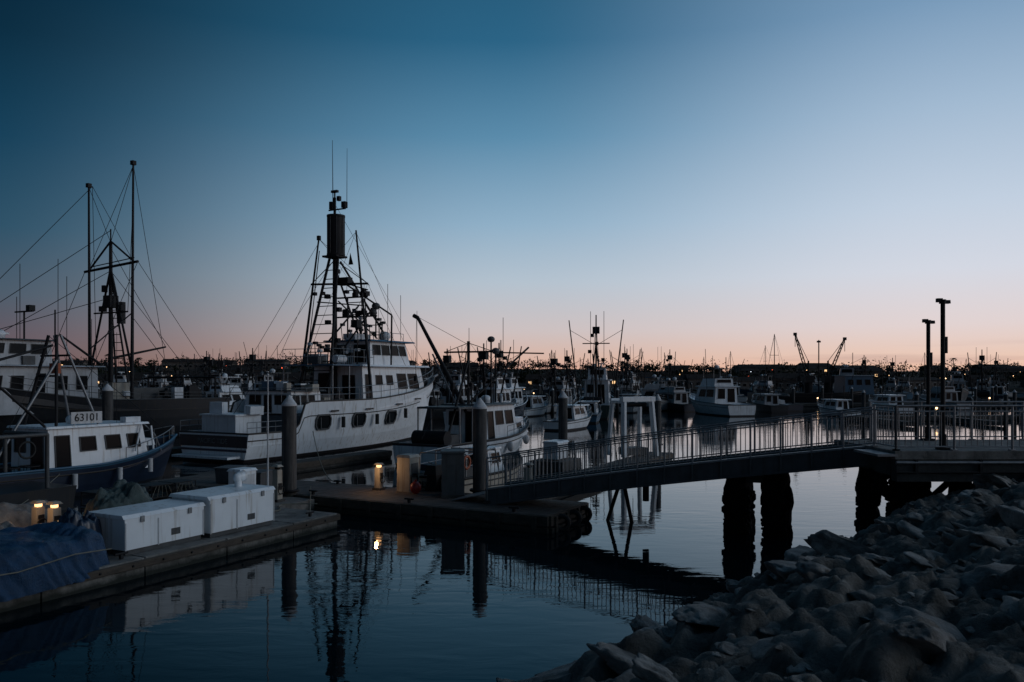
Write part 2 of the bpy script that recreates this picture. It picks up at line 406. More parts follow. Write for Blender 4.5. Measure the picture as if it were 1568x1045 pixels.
def pile(x,y,top,r=.25,cap=True,m=PILEM):
    b=MB('dock_pile',(x,y,0))
    b.tube((0,0,-1.5),(0,0,top),r,m,n=14)
    b.tube((0,0,-.6),(0,0,.3),r*1.12,MUSSEL,n=12)
    if cap:
        b.tube((0,0,top),(0,0,top+.06),r*1.06,CAPW,n=14); b.tube((0,0,top+.06),(0,0,top+.38),r*1.04,CAPW,r2=.03,n=14)
    b.torus((0,0,.62),r+.07,.05,DSTEEL,ax='z')
    b.done()
pile(-7.75,27.7,3.55); pile(-1.12,27.75,3.45); pile(2.75,43,3.45); pile(-19.8,39,3.9); pile(8.6,47,3.2,.2)

def crusted(b,x,y,r,ztop,zc=1.1,lean=(0,0)):
    n=16; K=26; vs=[];fs=[]
    for k in range(K+1):
        z=-1.4+(ztop+1.4)*k/K
        for i in range(n):
            a=2*math.pi*i/n; f=1 if z<zc else max(0,1-(z-zc)/.4)
            rr=r*(1+f*(.16+.5*noise.noise(Vector((math.cos(a)*2+x,math.sin(a)*2+y,z*2.6)))))
            vs.append((x+rr*math.cos(a),y+rr*math.sin(a),z))
    for k in range(K):
        for i in range(n): fs.append((k*n+i,k*n+(i+1)%n,(k+1)*n+(i+1)%n,(k+1)*n+i))
    b.add(vs,fs,MUSSEL,False)
    for k in range(110):
        z=R.uniform(-.7,zc); a=R.uniform(0,6.28); s=R.uniform(.04,.11)
        b.ball((x+math.cos(a)*r*1.15,y+math.sin(a)*r*1.15,z),s,MUSSEL,sz=R.uniform(.7,1.6),n=5,k=3,smooth=False)
# ------------------------------------------------------------------ gangway / pier
def gangway():
    A=Vector((-.8,25.4,0)); B=Vector((9.75,21.35,0)); d=(B-A).normalized(); nrm=Vector((-d.y,d.x,0)); W=1.65; Lg=(B-A).length
    def z(t): return .98+1.72*(t+.045*math.sin(t*math.pi))
    b=MB('gangway_ramp')
    n=14
    for side in (0,1):
        o=nrm*W*side
        for i in range(n):
            t0,t1=i/n,(i+1)/n
            p=A+d*Lg*t0+o; q=A+d*Lg*t1+o
            z0,z1=z(t0),z(t1); hgt=.5
            b.beam((p.x,p.y,z0-hgt/2),(q.x,q.y,z1-hgt/2),.06,hgt,GREYP)
            b.beam((p.x,p.y,z0),(q.x,q.y,z1),.16,.05,STEEL if side==0 else GREYP)
            b.beam((p.x,p.y,z0-hgt),(q.x,q.y,z1-hgt),.16,.05,GREYP)
            b.beam((p.x-nrm.x*.05,p.y-nrm.y*.05,z0-hgt),(p.x-nrm.x*.05,p.y-nrm.y*.05,z0),.05,.06,GREYP)
            for hh,rr in ((.98,.026),(.86,.018),(.08,.02)):
                b.tube((p.x,p.y,z0+hh),(q.x,q.y,z1+hh),rr,STEEL,n=6)
            b.tube((p.x,p.y,z0),(p.x,p.y,z0+.98),.03,STEEL,n=6)
            k=6
            for j in range(1,k):
                t=t0+(t1-t0)*j/k; s_=A+d*Lg*t+o; b.tube((s_.x,s_.y,z(t)+.08),(s_.x,s_.y,z(t)+.86),.012,STEEL,n=4)
        q=B+o; b.tube((q.x,q.y,z(1)),(q.x,q.y,z(1)+.98),.03,STEEL,n=6)
    for i in range(n*3):
        t0,t1=i/(n*3),(i+1)/(n*3)
        p=A+d*Lg*t0+nrm*W/2; q=A+d*Lg*t1+nrm*W/2
        b.beam((p.x,p.y,z(t0)-.12),(q.x,q.y,z(t1)-.12),W-.1,.05,DECKM)
        if i%3==0:
            a=A+d*Lg*t0; c=a+nrm*W; b.beam((a.x,a.y,z(t0)-.4),(c.x,c.y,z(t0)-.4),.08,.12,GREYP)
    a=A+nrm*W/2; b.beam((a.x-d.x*1.3,a.y-d.y*1.3,.53),(a.x,a.y,.82),1.4,.03,STEEL)
    for s_ in (0,1):
        p=A+nrm*W*s_; b.tube((p.x,p.y,.5),(p.x,p.y,1.96),.05,STEEL,n=8); b.box((p.x,p.y,.56),(.2,.2,.12),RUBBER)
    b.done()
    b=MB('trestle_pile_bent')
    crusted(b,6.6,23.45,.30,1.75,1.3); crusted(b,7.65,23.05,.34,1.8,1.4); crusted(b,7.1,24.3,.22,1.8)
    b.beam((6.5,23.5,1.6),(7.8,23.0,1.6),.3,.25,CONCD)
    b.done()
    b=MB('gangway_support_struts')
    b.tube((2.9,25.6,-.6),(3.35,24.7,1.3),.06,DSTEEL); b.tube((3.9,25.2,-.6),(3.45,24.6,1.3),.06,DSTEEL); b.tube((4.1,24.4,.75),(4.1,24.4,1.4),.1,DSTEEL)
    b.done()
gangway()
def pier():
    b=MB('pier_platform')
    x0,x1,y0,y1=9.5,30,19.75,23.5
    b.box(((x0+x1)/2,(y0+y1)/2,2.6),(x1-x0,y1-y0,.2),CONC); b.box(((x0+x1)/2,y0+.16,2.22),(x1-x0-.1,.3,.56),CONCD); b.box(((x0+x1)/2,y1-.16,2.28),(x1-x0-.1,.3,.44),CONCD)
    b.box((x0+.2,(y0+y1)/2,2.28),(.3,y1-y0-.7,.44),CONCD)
    b.tube((x0,y0-.05,2.42),(x1,y0-.05,2.42),.04,STEEL)
    b.tube((x0,y0-.05,2.18),(x1,y0-.05,2.18),.03,DSTEEL)
    for x in np.arange(x0+.5,x1,1.6): b.box((x,y0-.04,2.32),(.07,.08,.34),DSTEEL)
    b.box((9.3,20.4,2.6),(.5,1.4,.06),STEEL)
    for (x,y) in ((10.05,20.6),(10.2,22.8),(11.5,20.4),(11.6,22.8),(12.6,21.2),(14,22.9)): crusted(b,x,y,.25,2.3,1.5)
    b.tube((10.1,20.5,2.1),(11.4,20.4,.9),.09,MUSSEL); b.tube((11.5,20.45,2.1),(10.2,20.5,.9),.09,MUSSEL); b.tube((9.4,21.0,2.1),(10.1,20.9,1.3),.09,MUSSEL)
    for k in range(50): b.ball((9.75+R.uniform(-.3,.5),20.7+R.uniform(-.2,.2),R.uniform(1.5,2.05)),R.uniform(.05,.12),MUSSEL,n=5,k=3,smooth=False)
    b.done(bevel=.012)
    b=MB('pier_guard_rail')
    def fence(p,q,h=1.12,z=2.7):
        p=Vector((*p,z));q=Vector((*q,z)); L=(q-p).length; k=max(1,round(L/1.5))
        for hh,rr in ((h,.027),(h-.14,.02),(.1,.02)): b.tube(p+Vector((0,0,hh)),q+Vector((0,0,hh)),rr,STEEL,n=6)
        for i in range(k+1):
            s_=p.lerp(q,i/k); b.tube(s_,s_+Vector((0,0,h)),.03,STEEL,n=6); b.box((s_.x,s_.y,z+.02),(.14,.14,.03),STEEL)
        k=int(L/.15)
        for i in range(k): s_=p.lerp(q,(i+.5)/k); b.tube(s_+Vector((0,0,.1)),s_+Vector((0,0,h-.14)),.012,STEEL,n=4)
    fence((9.6,19.9),(29.9,19.9)); fence((9.6,19.9),(9.6,21.1)); fence((10.5,23.35),(29.9,23.35))
    b.done()
    for (x,y,zt) in ((10.9,20.15,6.5),(12.1,23.15,6.2)):
        b=MB('lamp_post',(x,y,0))
        b.box((0,0,2.73),(.26,.26,.06),DSTEEL); b.tube((0,0,2.7),(0,0,zt-.1),.055,DSTEEL,n=10)
        b.tube((0,0,2.75),(0,0,3.1),.085,DSTEEL,n=10)
        b.tube((0,0,zt-.1),(0,0,zt),.08,DSTEEL); b.box((.05,0,zt-.06),(.24,.13,.09),DSTEEL,ty=.8); b.box((-.09,0,zt-.02),(.14,.1,.1),DSTEEL)
        b.box((.075,0,zt-1.15),(.06,.09,.42),DSTEEL)
        b.done(bevel=.006)
pier()

# ------------------------------------------------------------------ near dock things
def locker(u0,u1,v0,v1,h,name='dock_locker'):
    c=UV((u0+u1)/2,(v0+v1)/2,.44); L=u1-u0; W=v1-v0
    b=MB(name,c,HEAD)
    b.box((0,0,.06),(L-.1,W-.1,.12),GREYP); b.box((0,0,h*.5+.06),(L,W,h-.12),WHITE)
    b.box((0,.03,h+.03),(L+.08,W+.1,.09),WHITE,ty=.9)
    for x in (-L*.3,L*.3): b.box((x,-W/2-.02,h-.06),(.1,.04,.14),STEEL); b.box((x,W/2,h+.05),(.2,.06,.04),DSTEEL)
    b.box((L*.12,-W/2-.006,.35),(.26,.012,.16),GREYP)
    for x in (-L*.49,L*.49,-L*.1): b.box((x,-W/2-.008,h*.5),(.035,.012,h-.2),CAPW)
    return b.done(bevel=.025)
locker(-9.0,-6.75,6.45,7.75,.85); locker(-6.65,-4.4,6.35,7.75,.98)
def lumpy(name,c,d,m,seed,amp=.25,rz=0,n=44,fold=1.6,power=.5):
    vs=[];fs=[]
    for j in range(n+1):
        for i in range(n+1):
            a=-1+2*i/n; e=-1+2*j/n
            r=min(1,(abs(a)**3+abs(e)**3)**(1/3)); z=max(0,(1-r**4))**power
            p=Vector((a*fold,e*fold,seed))
            k=noise.fractal(p,1,2,3); rd=abs(noise.noise(p*2.2+Vector((0,0,9))))
            z=z*(1+amp*k-amp*.6*(.4-rd)+.04*noise.noise(p*7))
            w=1+.06*noise.noise(Vector((a*4,e*4,seed+5)))
            vs.append((a*d[0]/2*w,e*d[1]/2*w,max(z,0)*d[2]))
    for j in range(n):
        for i in range(n): fs.append((j*(n+1)+i,j*(n+1)+i+1,(j+1)*(n+1)+i+1,(j+1)*(n+1)+i))
    b=MB(name,c,rz); b.add(vs,fs,m,True); return b
def tarp_boat():
    c=UV(-12.3,7.2,.3); n=150;m=90; vs=[];fs=[]
    L,W=5.6,3.0
    for j in range(m+1):
        for i in range(n+1):
            a=i/n; e=-1+2*j/m
            x=-L/2+L*a
            top=.86-.10*math.sin(a*7.0+.4)+.14*(a>.85)*math.sin((a-.85)/.15*3.14)
            hw=W/2*(1-max(0,(a-.6)/.4)**2.2*.35)
            ae=abs(e)
            prof=1-.10*ae if ae<.62 else (1-.062)*(1-((ae-.62)/.38)**.9)
            z=top*prof
            if a>.965: z*=max(0,1-(a-.965)/.035)**.6
            if a<.03: z*=.5
            crease=(abs(noise.noise(Vector((a*7+e*3,e*1.5,2))))-.25)+.6*(abs(noise.noise(Vector((a*11-e*6,e*3,12))))-.25)
            fold=(abs(noise.noise(Vector((a*12+e*2.5,e*1.6,8))))-.25)*(1 if ae>.55 else .2)
            f=.05*noise.fractal(Vector((a*5,e*2.5,4)),1,2,5)+.13*crease
            y=hw*(e if ae<.62 else math.copysign(.62+.38*((ae-.62)/.38)**.35*.55,e))*1.2
            y+=math.copysign(.32*fold,e)
            vs.append((x+.05*noise.noise(Vector((a*5,e*5,3))),y,max(z+f*(1 if z>.15 else .3),-.12+.12*noise.noise(Vector((a*10,e,1))))))
    for j in range(m):
        for i in range(n): fs.append((j*(n+1)+i,j*(n+1)+i+1,(j+1)*(n+1)+i+1,(j+1)*(n+1)+i))
    b=MB('tarp_covered_skiff',c,HEAD); b.add(vs,fs,TARP,True)
    b.box((0,0,.3),(L*.9,W*.5,.3),GREYP)
    b.wire([(-2.7,-1.55,.5),(-1.2,-1.6,.58),(.4,-1.58,.5),(1.6,-1.5,.6),(2.6,-1.25,.5)],.013,ROPE)
    b.done()
tarp_boat()
lumpy('plastic_sheet_bundle',UV(-7.5,8.6,.43),(1.9,1.1,1.25),GTARP,3,.3,HEAD).done()
lumpy('canvas_pile',UV(-8.6,11.6,.43),(2.6,1.6,.75),CANVAS,8,.4,HEAD).done()
lumpy('canvas_pile',UV(-10.2,9.9,.43),(1.8,1.4,.6),CANVAS,18,.4,HEAD+.4).done()
lumpy('tarpaulin_heap',UV(-9.5,7.4,.43),(1.0,.9,1.0),NAVY,12,.35,HEAD).done()
lumpy('fishing_net_pile',UV(-3.6,10.9,.43),(2.4,1.9,.55),RUBBER,15,.5,HEAD,fold=3).done()
def odds():
    p=UV(-4.9,7.2,1.5); b=MB('ventilator_hood',p,HEAD); b.tube((0,0,0),(0,0,.22),.1,WHITE,n=12); b.tube((-.05,0,.26),(.2,0,.28),.12,WHITE,r2=.16,n=14); b.ball((-.03,0,.25),.13,WHITE); b.done()
    p=UV(-3.5,8.5,.43); b=MB('meter_cabinet',p,HEAD); b.box((0,0,.65),(.62,.5,1.3),WHITE); b.box((0,0,1.33),(.7,.58,.08),WHITE,tx=.9,ty=.8); b.box((0,-.257,.7),(.5,.015,1.0),CAPW); b.box((.18,-.275,.7),(.03,.03,.12),DSTEEL); b.done(bevel=.015)
    for (u,v,lit) in ((-1.2,9.3,0),(2.2,7.7,1),(2.6,1.9,0),(-8.6,10.3,1),(-8.5,9.8,1)):
        p=UV(u,v,.43 if u<-.5 else .5); b=MB('shore_power_pedestal',p,HEAD)
        h=.85 if lit else 1.1
        b.box((0,0,.04),(.34,.34,.08),CONCD); b.box((0,0,h/2),(.24,.24,h-.1),CREAM,tx=.92,ty=.92); b.box((0,0,h),(.13,.13,.08),WARM if lit else GLASS); b.box((0,0,h+.08),(.3,.3,.07),CREAM,tx=.6,ty=.6)
        b.box((0,-.125,.5),(.16,.03,.22),DSTEEL); b.torus((.0,-.17,.38),.13,.02,RUBBER)
        o=b.done(bevel=.01)
        if lit: plight('lamp_glow',(-.55,-.3,h),14 if u>0 else 4,parent=o)
    p=UV(2.45,6.6,.5); b=MB('pump_out_station',p,HEAD); b.box((0,0,.6),(.62,.55,1.2),CREAM,tx=.95); b.box((0,0,1.25),(.7,.62,.1),CREAM,tx=.8,ty=.8); b.box((0,-.285,.75),(.4,.02,.5),GREYP); b.torus((-.1,-.33,.45),.2,.03,RUBBER); b.done(bevel=.02)
    p=UV(2.15,4.55,.5); b=MB('electrical_cabinet',p,HEAD+.55)
    b.box((0,0,.05),(1.15,.8,.1),CONCD); b.box((0,0,.8),(1.1,.75,1.4),GREYP); b.box((0,0,1.53),(1.2,.85,.07),GREYP,tx=.96,ty=.94)
    for x in (-.27,.27): b.box((x,-.385,.8),(.5,.015,1.25),DECKM)
    b.box((0,-.4,.85),(.03,.03,.2),STEEL)
    b.done(bevel=.012)
    p=UV(1.9,5.9,.5); b=MB('mooring_buoy',p); b.ball((0,0,.22),.2,RED,sz=1.1); b.tube((0,0,.42),(0,0,.5),.04,RED); b.done()
    b=MB('flagpole',(-7.05,23.0,.43)); b.tube((0,0,0),(0,0,4.15),.03,CAPW,r2=.018); b.ball((0,0,4.18),.04,CAPW); b.box((0,0,.05),(.2,.2,.1),STEEL); b.done()
    b=MB('mooring_lines')
    b.rope(UV(-3,6.3,.55),UV(1.2,10,.6),.1); b.rope(UV(2.7,10,.6),(-11,44,1.6),.8,.02)
    b.rope(UV(-9,12.8,.5),(-17.5,32,1.4),.4); b.rope(UV(2.7,2,.6),UV(9,3,.6),.1)
    pts=[UV(-1.2-3*i/14,7.6+1.5*math.sin(i*.6)*.4+.1*i,.47) for i in range(12)]; b.wire(pts,.02,ROPE)
    b.done()
    for u,v,r in ((.6,12,.3),(1.2,14,.35)):
        p=UV(u,v,.5); b=MB('fish_bin',p,HEAD+.3); b.box((0,0,.3),(.9,.7,.55),GREYP,tx=1.1,ty=1.1); b.box((0,0,.59),(1.05,.85,.05),DECKM); b.done(bevel=.01)
    p=UV(-5.2,10.9,.43); b=MB('crab_pot_stack',p,HEAD)
    for i in range(4):
        for j in range(2):
            x=i*.85-1.2; z=.25+j*.45
            for dz in (-.18,.18): b.box((x,0,z+dz),(.78,.78,.03),DSTEEL)
            for sx in (-.37,.37):
                for sy in (-.37,.37): b.tube((x+sx,sy,z-.18),(x+sx,sy,z+.18),.02,DSTEEL,n=4)
            for k in range(5): b.tube((x-.37+.185*k,-.38,z-.18),(x-.2+.1*k,-.38,z+.18),.01,ROPE,n=4)
    b.done()
odds()
def skiff():
    c=UV(6.3,5.6); b=MB('work_skiff',(c.x-.2,c.y,0),HEAD)
    b.hull(6.4,2.5,.95,.95,1.3,CREAM,bul=.35,rail=RUBBER,rake=.06)
    for sg in (1,-1):
        b.wire([(-2.8,sg*1.0,.95),(-2.75,sg*.98,1.75),(-.6,sg*.98,1.85),(-.3,sg*.98,1.0)],.03,STEEL,n=6); b.tube((-1.7,sg*.98,.95),(-1.7,sg*.98,1.8),.025,STEEL)
        b.tube((-2.75,sg*.98,1.35),(-.5,sg*.98,1.4),.02,STEEL)
    for x in (-2.75,-1.7,-.6): b.tube((x,-.98,1.75+.03),(x,.98,1.78),.025,STEEL)
    b.cabin(-.2,1.1,.55,.6,1.7,WHITE2,wins={'s':[(.15,.85,.5,.9)],'b':[(.15,.85,.5,.9)]},roof=WHITE2,ov=.05)
    b.box((-2.2,0,1.0),(.9,1.5,.5),GREYP); b.box((-1.2,.3,1.2),(.6,.5,.4),RUBBER)
    b.box((-3.35,0,.75),(.35,.45,.8),DSTEEL,tx=.8,ty=.8); b.box((-3.35,0,1.25),(.5,.5,.35),RUBBER,tx=.8,ty=.8)
    for i in range(9): b.tube((R.uniform(-2.6,0),R.uniform(-.9,.9),.8),(R.uniform(-2.6,0),R.uniform(-.9,.9),R.uniform(1.2,2.0)),.02,DSTEEL,n=5)
    b.torus((-2.75,-1.0,1.5),.22,.05,ORANGE)
    o=b.done(); text(o,'THERESA',.26,(-3.215,.72,.68),(math.pi/2,0,-math.pi/2),DSTEEL)
skiff()

# ------------------------------------------------------------------ main fishing boat
def main_boat():
    L=22; st=Vector((-16.3,43.4,0)); c=st+U*L/2
    b=MB('fishing_trawler',c,HEAD)
    b.hull(L,6.0,1.55,1.6,3.05,WHITE,bul=.7,rake=.09,stern=.88,step=(.16,1.6),n=48,full=2.6)
    b.box((-L/2-.02,0,1.1),(.03,5.1,.62),BLACKH); b.box((-L/2-.03,0,.62),(.03,5.0,.12),NAVY)
    b.box((-L/2-.5,0,.3),(.9,4.2,.12),WHITE2)
    for t in (.26,.41,.57):
        for sg in (-1,1):
            x=-L/2+L*t; dx=.62
            z0,z1=1.5,2.35
            def yy(tt,z):
                sh=b.sheer(tt); f=(z+.4)/(sh+.4); return b.hb(tt)*f**(.1+.6*tt**3)
            ring=[(-1,-.45),(-.75,-1),(.75,-1),(1,-.45),(1,.45),(.75,1),(-.75,1),(-1,.45)]
            pts=[]
            for (a,e) in ring:
                tt=t+a*dx/L; z=(z0+z1)/2+e*(z1-z0)/2; pts.append(Vector((x+a*dx,sg*(yy(tt,z)+.04),z)))
            b.add(pts,[tuple(range(8))],GLASS)
            for i in range(8): b.beam(pts[i]+Vector((0,sg*.01,0)),pts[(i+1)%8]+Vector((0,sg*.01,0)),.09,.09,GREYP)
            b.beam((pts[1]+pts[6])/2+Vector((.25,sg*.02,(z0-z1)/2)),(pts[1]+pts[6])/2+Vector((.25,sg*.02,(z1-z0)/2)),.06,.05,GREYP)
    for t in (.3,.45,.6,.72):
        e=b.edge(t,-1,-.03,-.62); b.box((e.x,e.y,e.z),(.7,.05,.1),BLACKH)
    b.box((-9.3,.4,1.75),(1.9,2.6,1.4),WHITE2); b.box((-9.3,.4,2.48),(2.1,2.8,.08),WHITE2)
    b.box((-9.0,-1.0,2.75),(1.0,.5,.45),WHITE2,rx=.1); b.box((-9.6,1.1,2.85),(.4,1.0,.65),WHITE2)
    b.tube((-8.2,1.4,1.6),(-8.2,2.4,1.6),.5,DSTEEL,n=14)
    b.cabin(-6.9,-4.4,1.9,2.45,3.75,WHITE,fs=0,wins={'s':[(.06,.26,.4,.8),(.32,.52,.4,.8),(.58,.78,.4,.8)],'b':[(.1,.35,.4,.85),(.42,.58,.05,.85),(.65,.9,.4,.85)]},roof=GREYP,ov=.2,fr=GREYP)
    b.box((-3.4,-.9,3.0),(1.2,1.0,1.1),GREYP); b.tube((-2.2,-1.5,3.2),(-2.2,.2,3.2),.5,DSTEEL,n=14); b.box((-2.4,1.4,3.2),(1.2,1.0,1.4),BLUEH); b.box((-5.6,.7,4.1),(1.2,1.0,.5),BLUEH)
    b.railing([(-7.4,-2.55,3.15),(-.8,-2.7,3.15)],.8,STEEL); b.railing([(-7.4,-2.55,3.15),(-7.4,2.55,3.15)],.8,STEEL)
    b.cabin(-.6,7.0,2.15,2.4,5.3,WHITE,fs=.9,ti=.15,wins={'s':[(.04,.13,.25,.82),(.2,.3,.58,.8),(.37,.47,.58,.8),(.55,.70,.48,.84),(.74,.9,.48,.84)],'f':[(.06,.3,.5,.85),(.36,.64,.5,.85),(.7,.94,.5,.85)],'b':[(.1,.35,.45,.85),(.6,.85,.08,.8)]},roof=WHITE,ov=.38,fr=GREYP,rt=.12)
    b.cabin(.6,5.2,1.75,5.44,7.0,WHITE,fs=.5,bs=.1,ti=.1,wins={'s':[(.06,.26,.42,.85),(.3,.5,.42,.85),(.54,.74,.42,.85),(.78,.95,.42,.85)],'f':[(.05,.3,.4,.88),(.36,.64,.4,.88),(.7,.95,.4,.88)],'b':[(.1,.4,.42,.85),(.6,.9,.1,.85)]},roof=BLUEH,ov=.4,fr=GREYP,rt=.1)
    b.box((-2.0,0,5.36),(3.2,4.2,.08),BLUEH)
    for (x,y) in ((-3.5,-2.0),(-3.5,2.0),(-1.9,-2.0),(-1.9,2.0)): b.tube((x,y,2.5),(x,y,5.3),.05,STEEL)
    b.railing([(-3.5,-2.05,5.42),(.5,-2.1,5.42)],.95,STEEL); b.railing([(-3.5,-2.05,5.42),(-3.5,2.05,5.42)],.95,STEEL)
    b.box((-1.6,1,5.8),(.9,1.3,.6),WHITE2); b.tube((-2.8,-1.6,5.75),(-1.9,-1.6,5.75),.25,WHITE2,n=12); b.box((-2.6,.2,5.7),(.8,1.2,.5),GREYP)
    b.deckrail(.42,.97,.85,STEEL,k=12)
    b.deckrail(.0,.15,.6,STEEL,k=5)
    b.box((8.6,0,4.0),(1.0,.9,.6),GREYP); b.tube((8.6,-.8,4.2),(8.6,.8,4.2),.3,DSTEEL); b.tube((10.6,0,4.5),(11.5,0,4.8),.1,STEEL)
    mx=-.9
    D=DSTEEL
    b.tube((mx,0,2.5),(mx,0,12.9),.19,D,r2=.13,n=10)
    b.tube((mx-2.3,1.4,2.5),(mx-.1,.35,12.4),.09,D); b.tube((mx-2.3,-1.4,2.5),(mx-.1,-.35,12.4),.09,D)
    for z in np.arange(3.2,12.2,.6):
        f=(z-2.5)/9.9; b.tube((mx-2.3*(1-f)-.1*f,1.4-1.05*f,z),(mx-2.3*(1-f)-.1*f,-1.4+1.05*f,z),.03,D,n=5)
    b.tube((mx,0,12.4),(mx,0,16.4),.09,D); b.box((mx,0,12.5),(1.1,1.2,.12),D)
    b.tube((mx,-.1,12.65),(mx,-.1,15.1),.54,D,n=16); b.tube((mx,-.1,15.1),(mx,-.1,15.22),.6,D,n=16); b.tube((mx,-.1,12.55),(mx,-.1,12.68),.6,D,n=16)
    for a in range(8): b.tube((mx+.56*math.cos(a*.785),-.1+.56*math.sin(a*.785),12.6),(mx+.56*math.cos(a*.785),-.1+.56*math.sin(a*.785),15.2),.03,GREYP,n=4)
    b.beam((mx,-.9,15.6),(mx,.5,15.6),.08,.08,D); b.box((mx,-.8,15.85),(.3,.3,.4),D); b.box((mx,.3,15.9),(.2,.2,.5),D); b.box((mx,-.35,16.3),(.22,.22,.3),D)
    b.tube((mx,.15,15.6),(mx,.2,20.2),.035,D,r2=.015,n=5); b.tube((mx,-1.0,15.6),(mx,-1.02,19.5),.024,D,r2=.012,n=5)
    b.tube((mx,0,16.3),(mx,0,16.8),.05,D); b.box((mx,0,16.8),(.2,.5,.15),D)
    b.tube((mx,2.0,10.8),(mx,-2.7,10.6),.07,D); b.tube((mx,-.2,10.9),(mx,-2.7,10.2),.04,D); b.tube((mx,1.5,9.6),(mx,-2.4,9.2),.04,D)
    b.tube((mx,2.0,10.8),(mx,0,12.3),.03,D,n=5); b.tube((mx,-2.7,10.6),(mx,0,12.3),.03,D,n=5)
    b.tube((mx+.2,3.2,3.6),(mx,1.35,13.8),.1,D,r2=.055); b.tube((mx+.2,2.85,3.6),(mx,1.3,13.0),.03,D)
    b.tube((mx+.2,-2.8,3.8),(mx,-1.75,14.1),.1,D,r2=.055)
    b.box((mx,1.35,13.85),(.2,.2,.3),D)
    b.tube((mx+.2,-.3,12.2),(mx+4.2,-1.2,7.2),.07,D); b.tube((mx+.2,.3,12.2),(mx+4.2,1.2,7.2),.07,D)
    b.tube((mx+.1,-.2,9.6),(mx+2.6,-1.5,7.2),.05,D); b.tube((mx,0,11.2),(mx+3.0,-2.4,8.8),.06,D); b.tube((mx+3.0,-2.4,8.8),(mx+3.2,-2.2,5.4),.06,D)
    for a in (.2,.35,.5,.65,.8,.93): 
        b.tube((mx+.2+4*a,-.3-.9*a,12.2-5*a),(mx+.2+4*a,.3+.9*a,12.2-5*a),.035,D,n=5)
    b.beam((mx+1.0,-1.9,9.9),(mx+1.0,.6,9.9),.12,.1,D); b.box((mx+1.0,-1.7,10.1),(.4,.5,.3),D); b.box((mx+1.0,-.9,10.05),(.3,.3,.25),D)
    b.beam((mx+2.0,-1.9,8.7),(mx+2.0,1.6,8.7),.1,.1,D); b.dome((mx+2.0,-1.6,8.75),.28,GREYP); b.box((mx+2,-.6,8.95),(.3,.8,.3),D); b.box((mx+2,.7,8.95),(.3,.4,.5),D)
    b.box((mx+.4,-.5,10.9),(.5,.9,.5),D); b.box((mx+.6,-1.3,8.1),(.5,.5,.5),D); b.tube((mx+.7,-.5,7.2),(mx+.7,-.5,9.9),.05,D); b.tube((mx+1.4,-1.6,7.1),(mx+1.1,-1.6,9.9),.04,D)
    b.tube((mx-.3,-.2,5.6),(mx+1.8,-1.9,9.4),.06,D); b.tube((mx-.2,.3,7.0),(mx+3.6,.9,9.6),.06,D); b.beam((mx+3.4,-.6,9.0),(mx+3.4,2.0,9.2),.08,.08,D); b.tube((mx+3.4,.6,7.1),(mx+3.4,.6,9.1),.05,D)
    for y in (-.5,.3,1.1,1.9): b.box((mx+3.4,y,9.25),(.22,.22,.3),D)
    for y in (-2.4,-1.7,-1.0,1.0,1.7): b.tube((mx,y,10.7),(mx,y,10.25),.02,D,n=4); b.box((mx,y,10.15),(.25,.22,.22),D)
    b.add([(mx-.02,-1.55,11.9),(mx-.02,-1.15,11.9),(mx-.02,-1.3,12.7)],[(0,1,2)],D)
    for (z,y) in ((9.0,-.5),(9.9,.45),(11.5,-.35),(8.2,.4),(7.0,-.4),(6.4,.5)): b.box((mx-.2,y,z),(.3,.3,.28),D)
    b.dome((3.2,-1.0,7.2),.42,WHITE2); b.radar((1.9,.9,7.2)); b.tube((1.4,-1.6,7.2),(1.4,-1.6,9.2),.05,D); b.dome((1.4,-1.6,9.2),.3,GREYP)
    b.tube((4.4,-1.5,7.2),(4.4,-1.5,10.4),.02,D,n=5); b.tube((3.8,1.5,7.2),(3.8,1.5,11.4),.02,D,n=5); b.tube((6.0,-1.8,5.3),(6.0,-1.8,9.4),.018,D,n=5); b.tube((5.4,1.2,5.3),(5.4,1.2,9.9),.02,D,n=5); b.tube((2.6,-1.7,7.1),(2.6,-1.7,11.0),.02,D,n=5)
    b.railing([(.8,-1.6,7.15),(4.6,-1.6,7.15)],.5,STEEL,mid=0,sp=1.2); b.box((1.6,.2,7.35),(1.6,1.0,.4),WHITE2)
    for (p,q) in (((mx,0,16),(10.8,0,4.6)),((mx,1.3,13.6),(-9,2.2,2.0)),((mx,-1.7,13.9),(-8,-2.2,2.0)),((mx,0,12.4),(-9.8,0,2.2)),((mx,0,12.4),(8.5,0,4.2)),((mx,-2.7,10.6),(-5,-2.4,3.3)),((mx,2,10.8),(-5,2.4,3.3)),((mx,-1.75,14),(mx,0,12.5)),((mx,1.35,13.8),(mx,0,12.5)),((mx,-1.75,14),(5.5,-1.9,5.4)),((mx,-2.7,10.6),(4,-2.2,5.4)),((mx,1.35,13.8),(mx+.2,-2.7,10.5))):
        b.tube(p,q,.015,D,n=4)
    for i in range(30):
        x=R.uniform(-3.3,4.6); y=R.uniform(-1.8,1.6); z=7.1 if x>.8 else 5.42; h=R.uniform(.4,1.7); b.tube((x,y,z),(x+R.uniform(-.2,.2),y,z+h),.03,D,n=5); b.box((x,y,z+h),(.25,.25,.18),R.choice([D,GREYP,WHITE2]))
    for i in range(18):
        x=R.uniform(-7,-3); y=R.uniform(-2.4,2.2); b.box((x,y,3.0 if x>-4.3 else 3.95),(R.uniform(.2,.6),R.uniform(.2,.6),R.uniform(.2,.7)),R.choice([GREYP,WHITE2,CREAM,RUBBER]))
    for t in (.33,.48,.63):
        e=b.edge(t,-1,-.1,-1.3); b.tube((e.x,e.y,e.z-.35),(e.x,e.y,e.z+.3),.12,RUBBER,n=10); b.tube((e.x,e.y,e.z+.3),(e.x,e.y+.1,e.z+1.3),.012,ROPE,n=4)
    o=b.done(bevel=0)
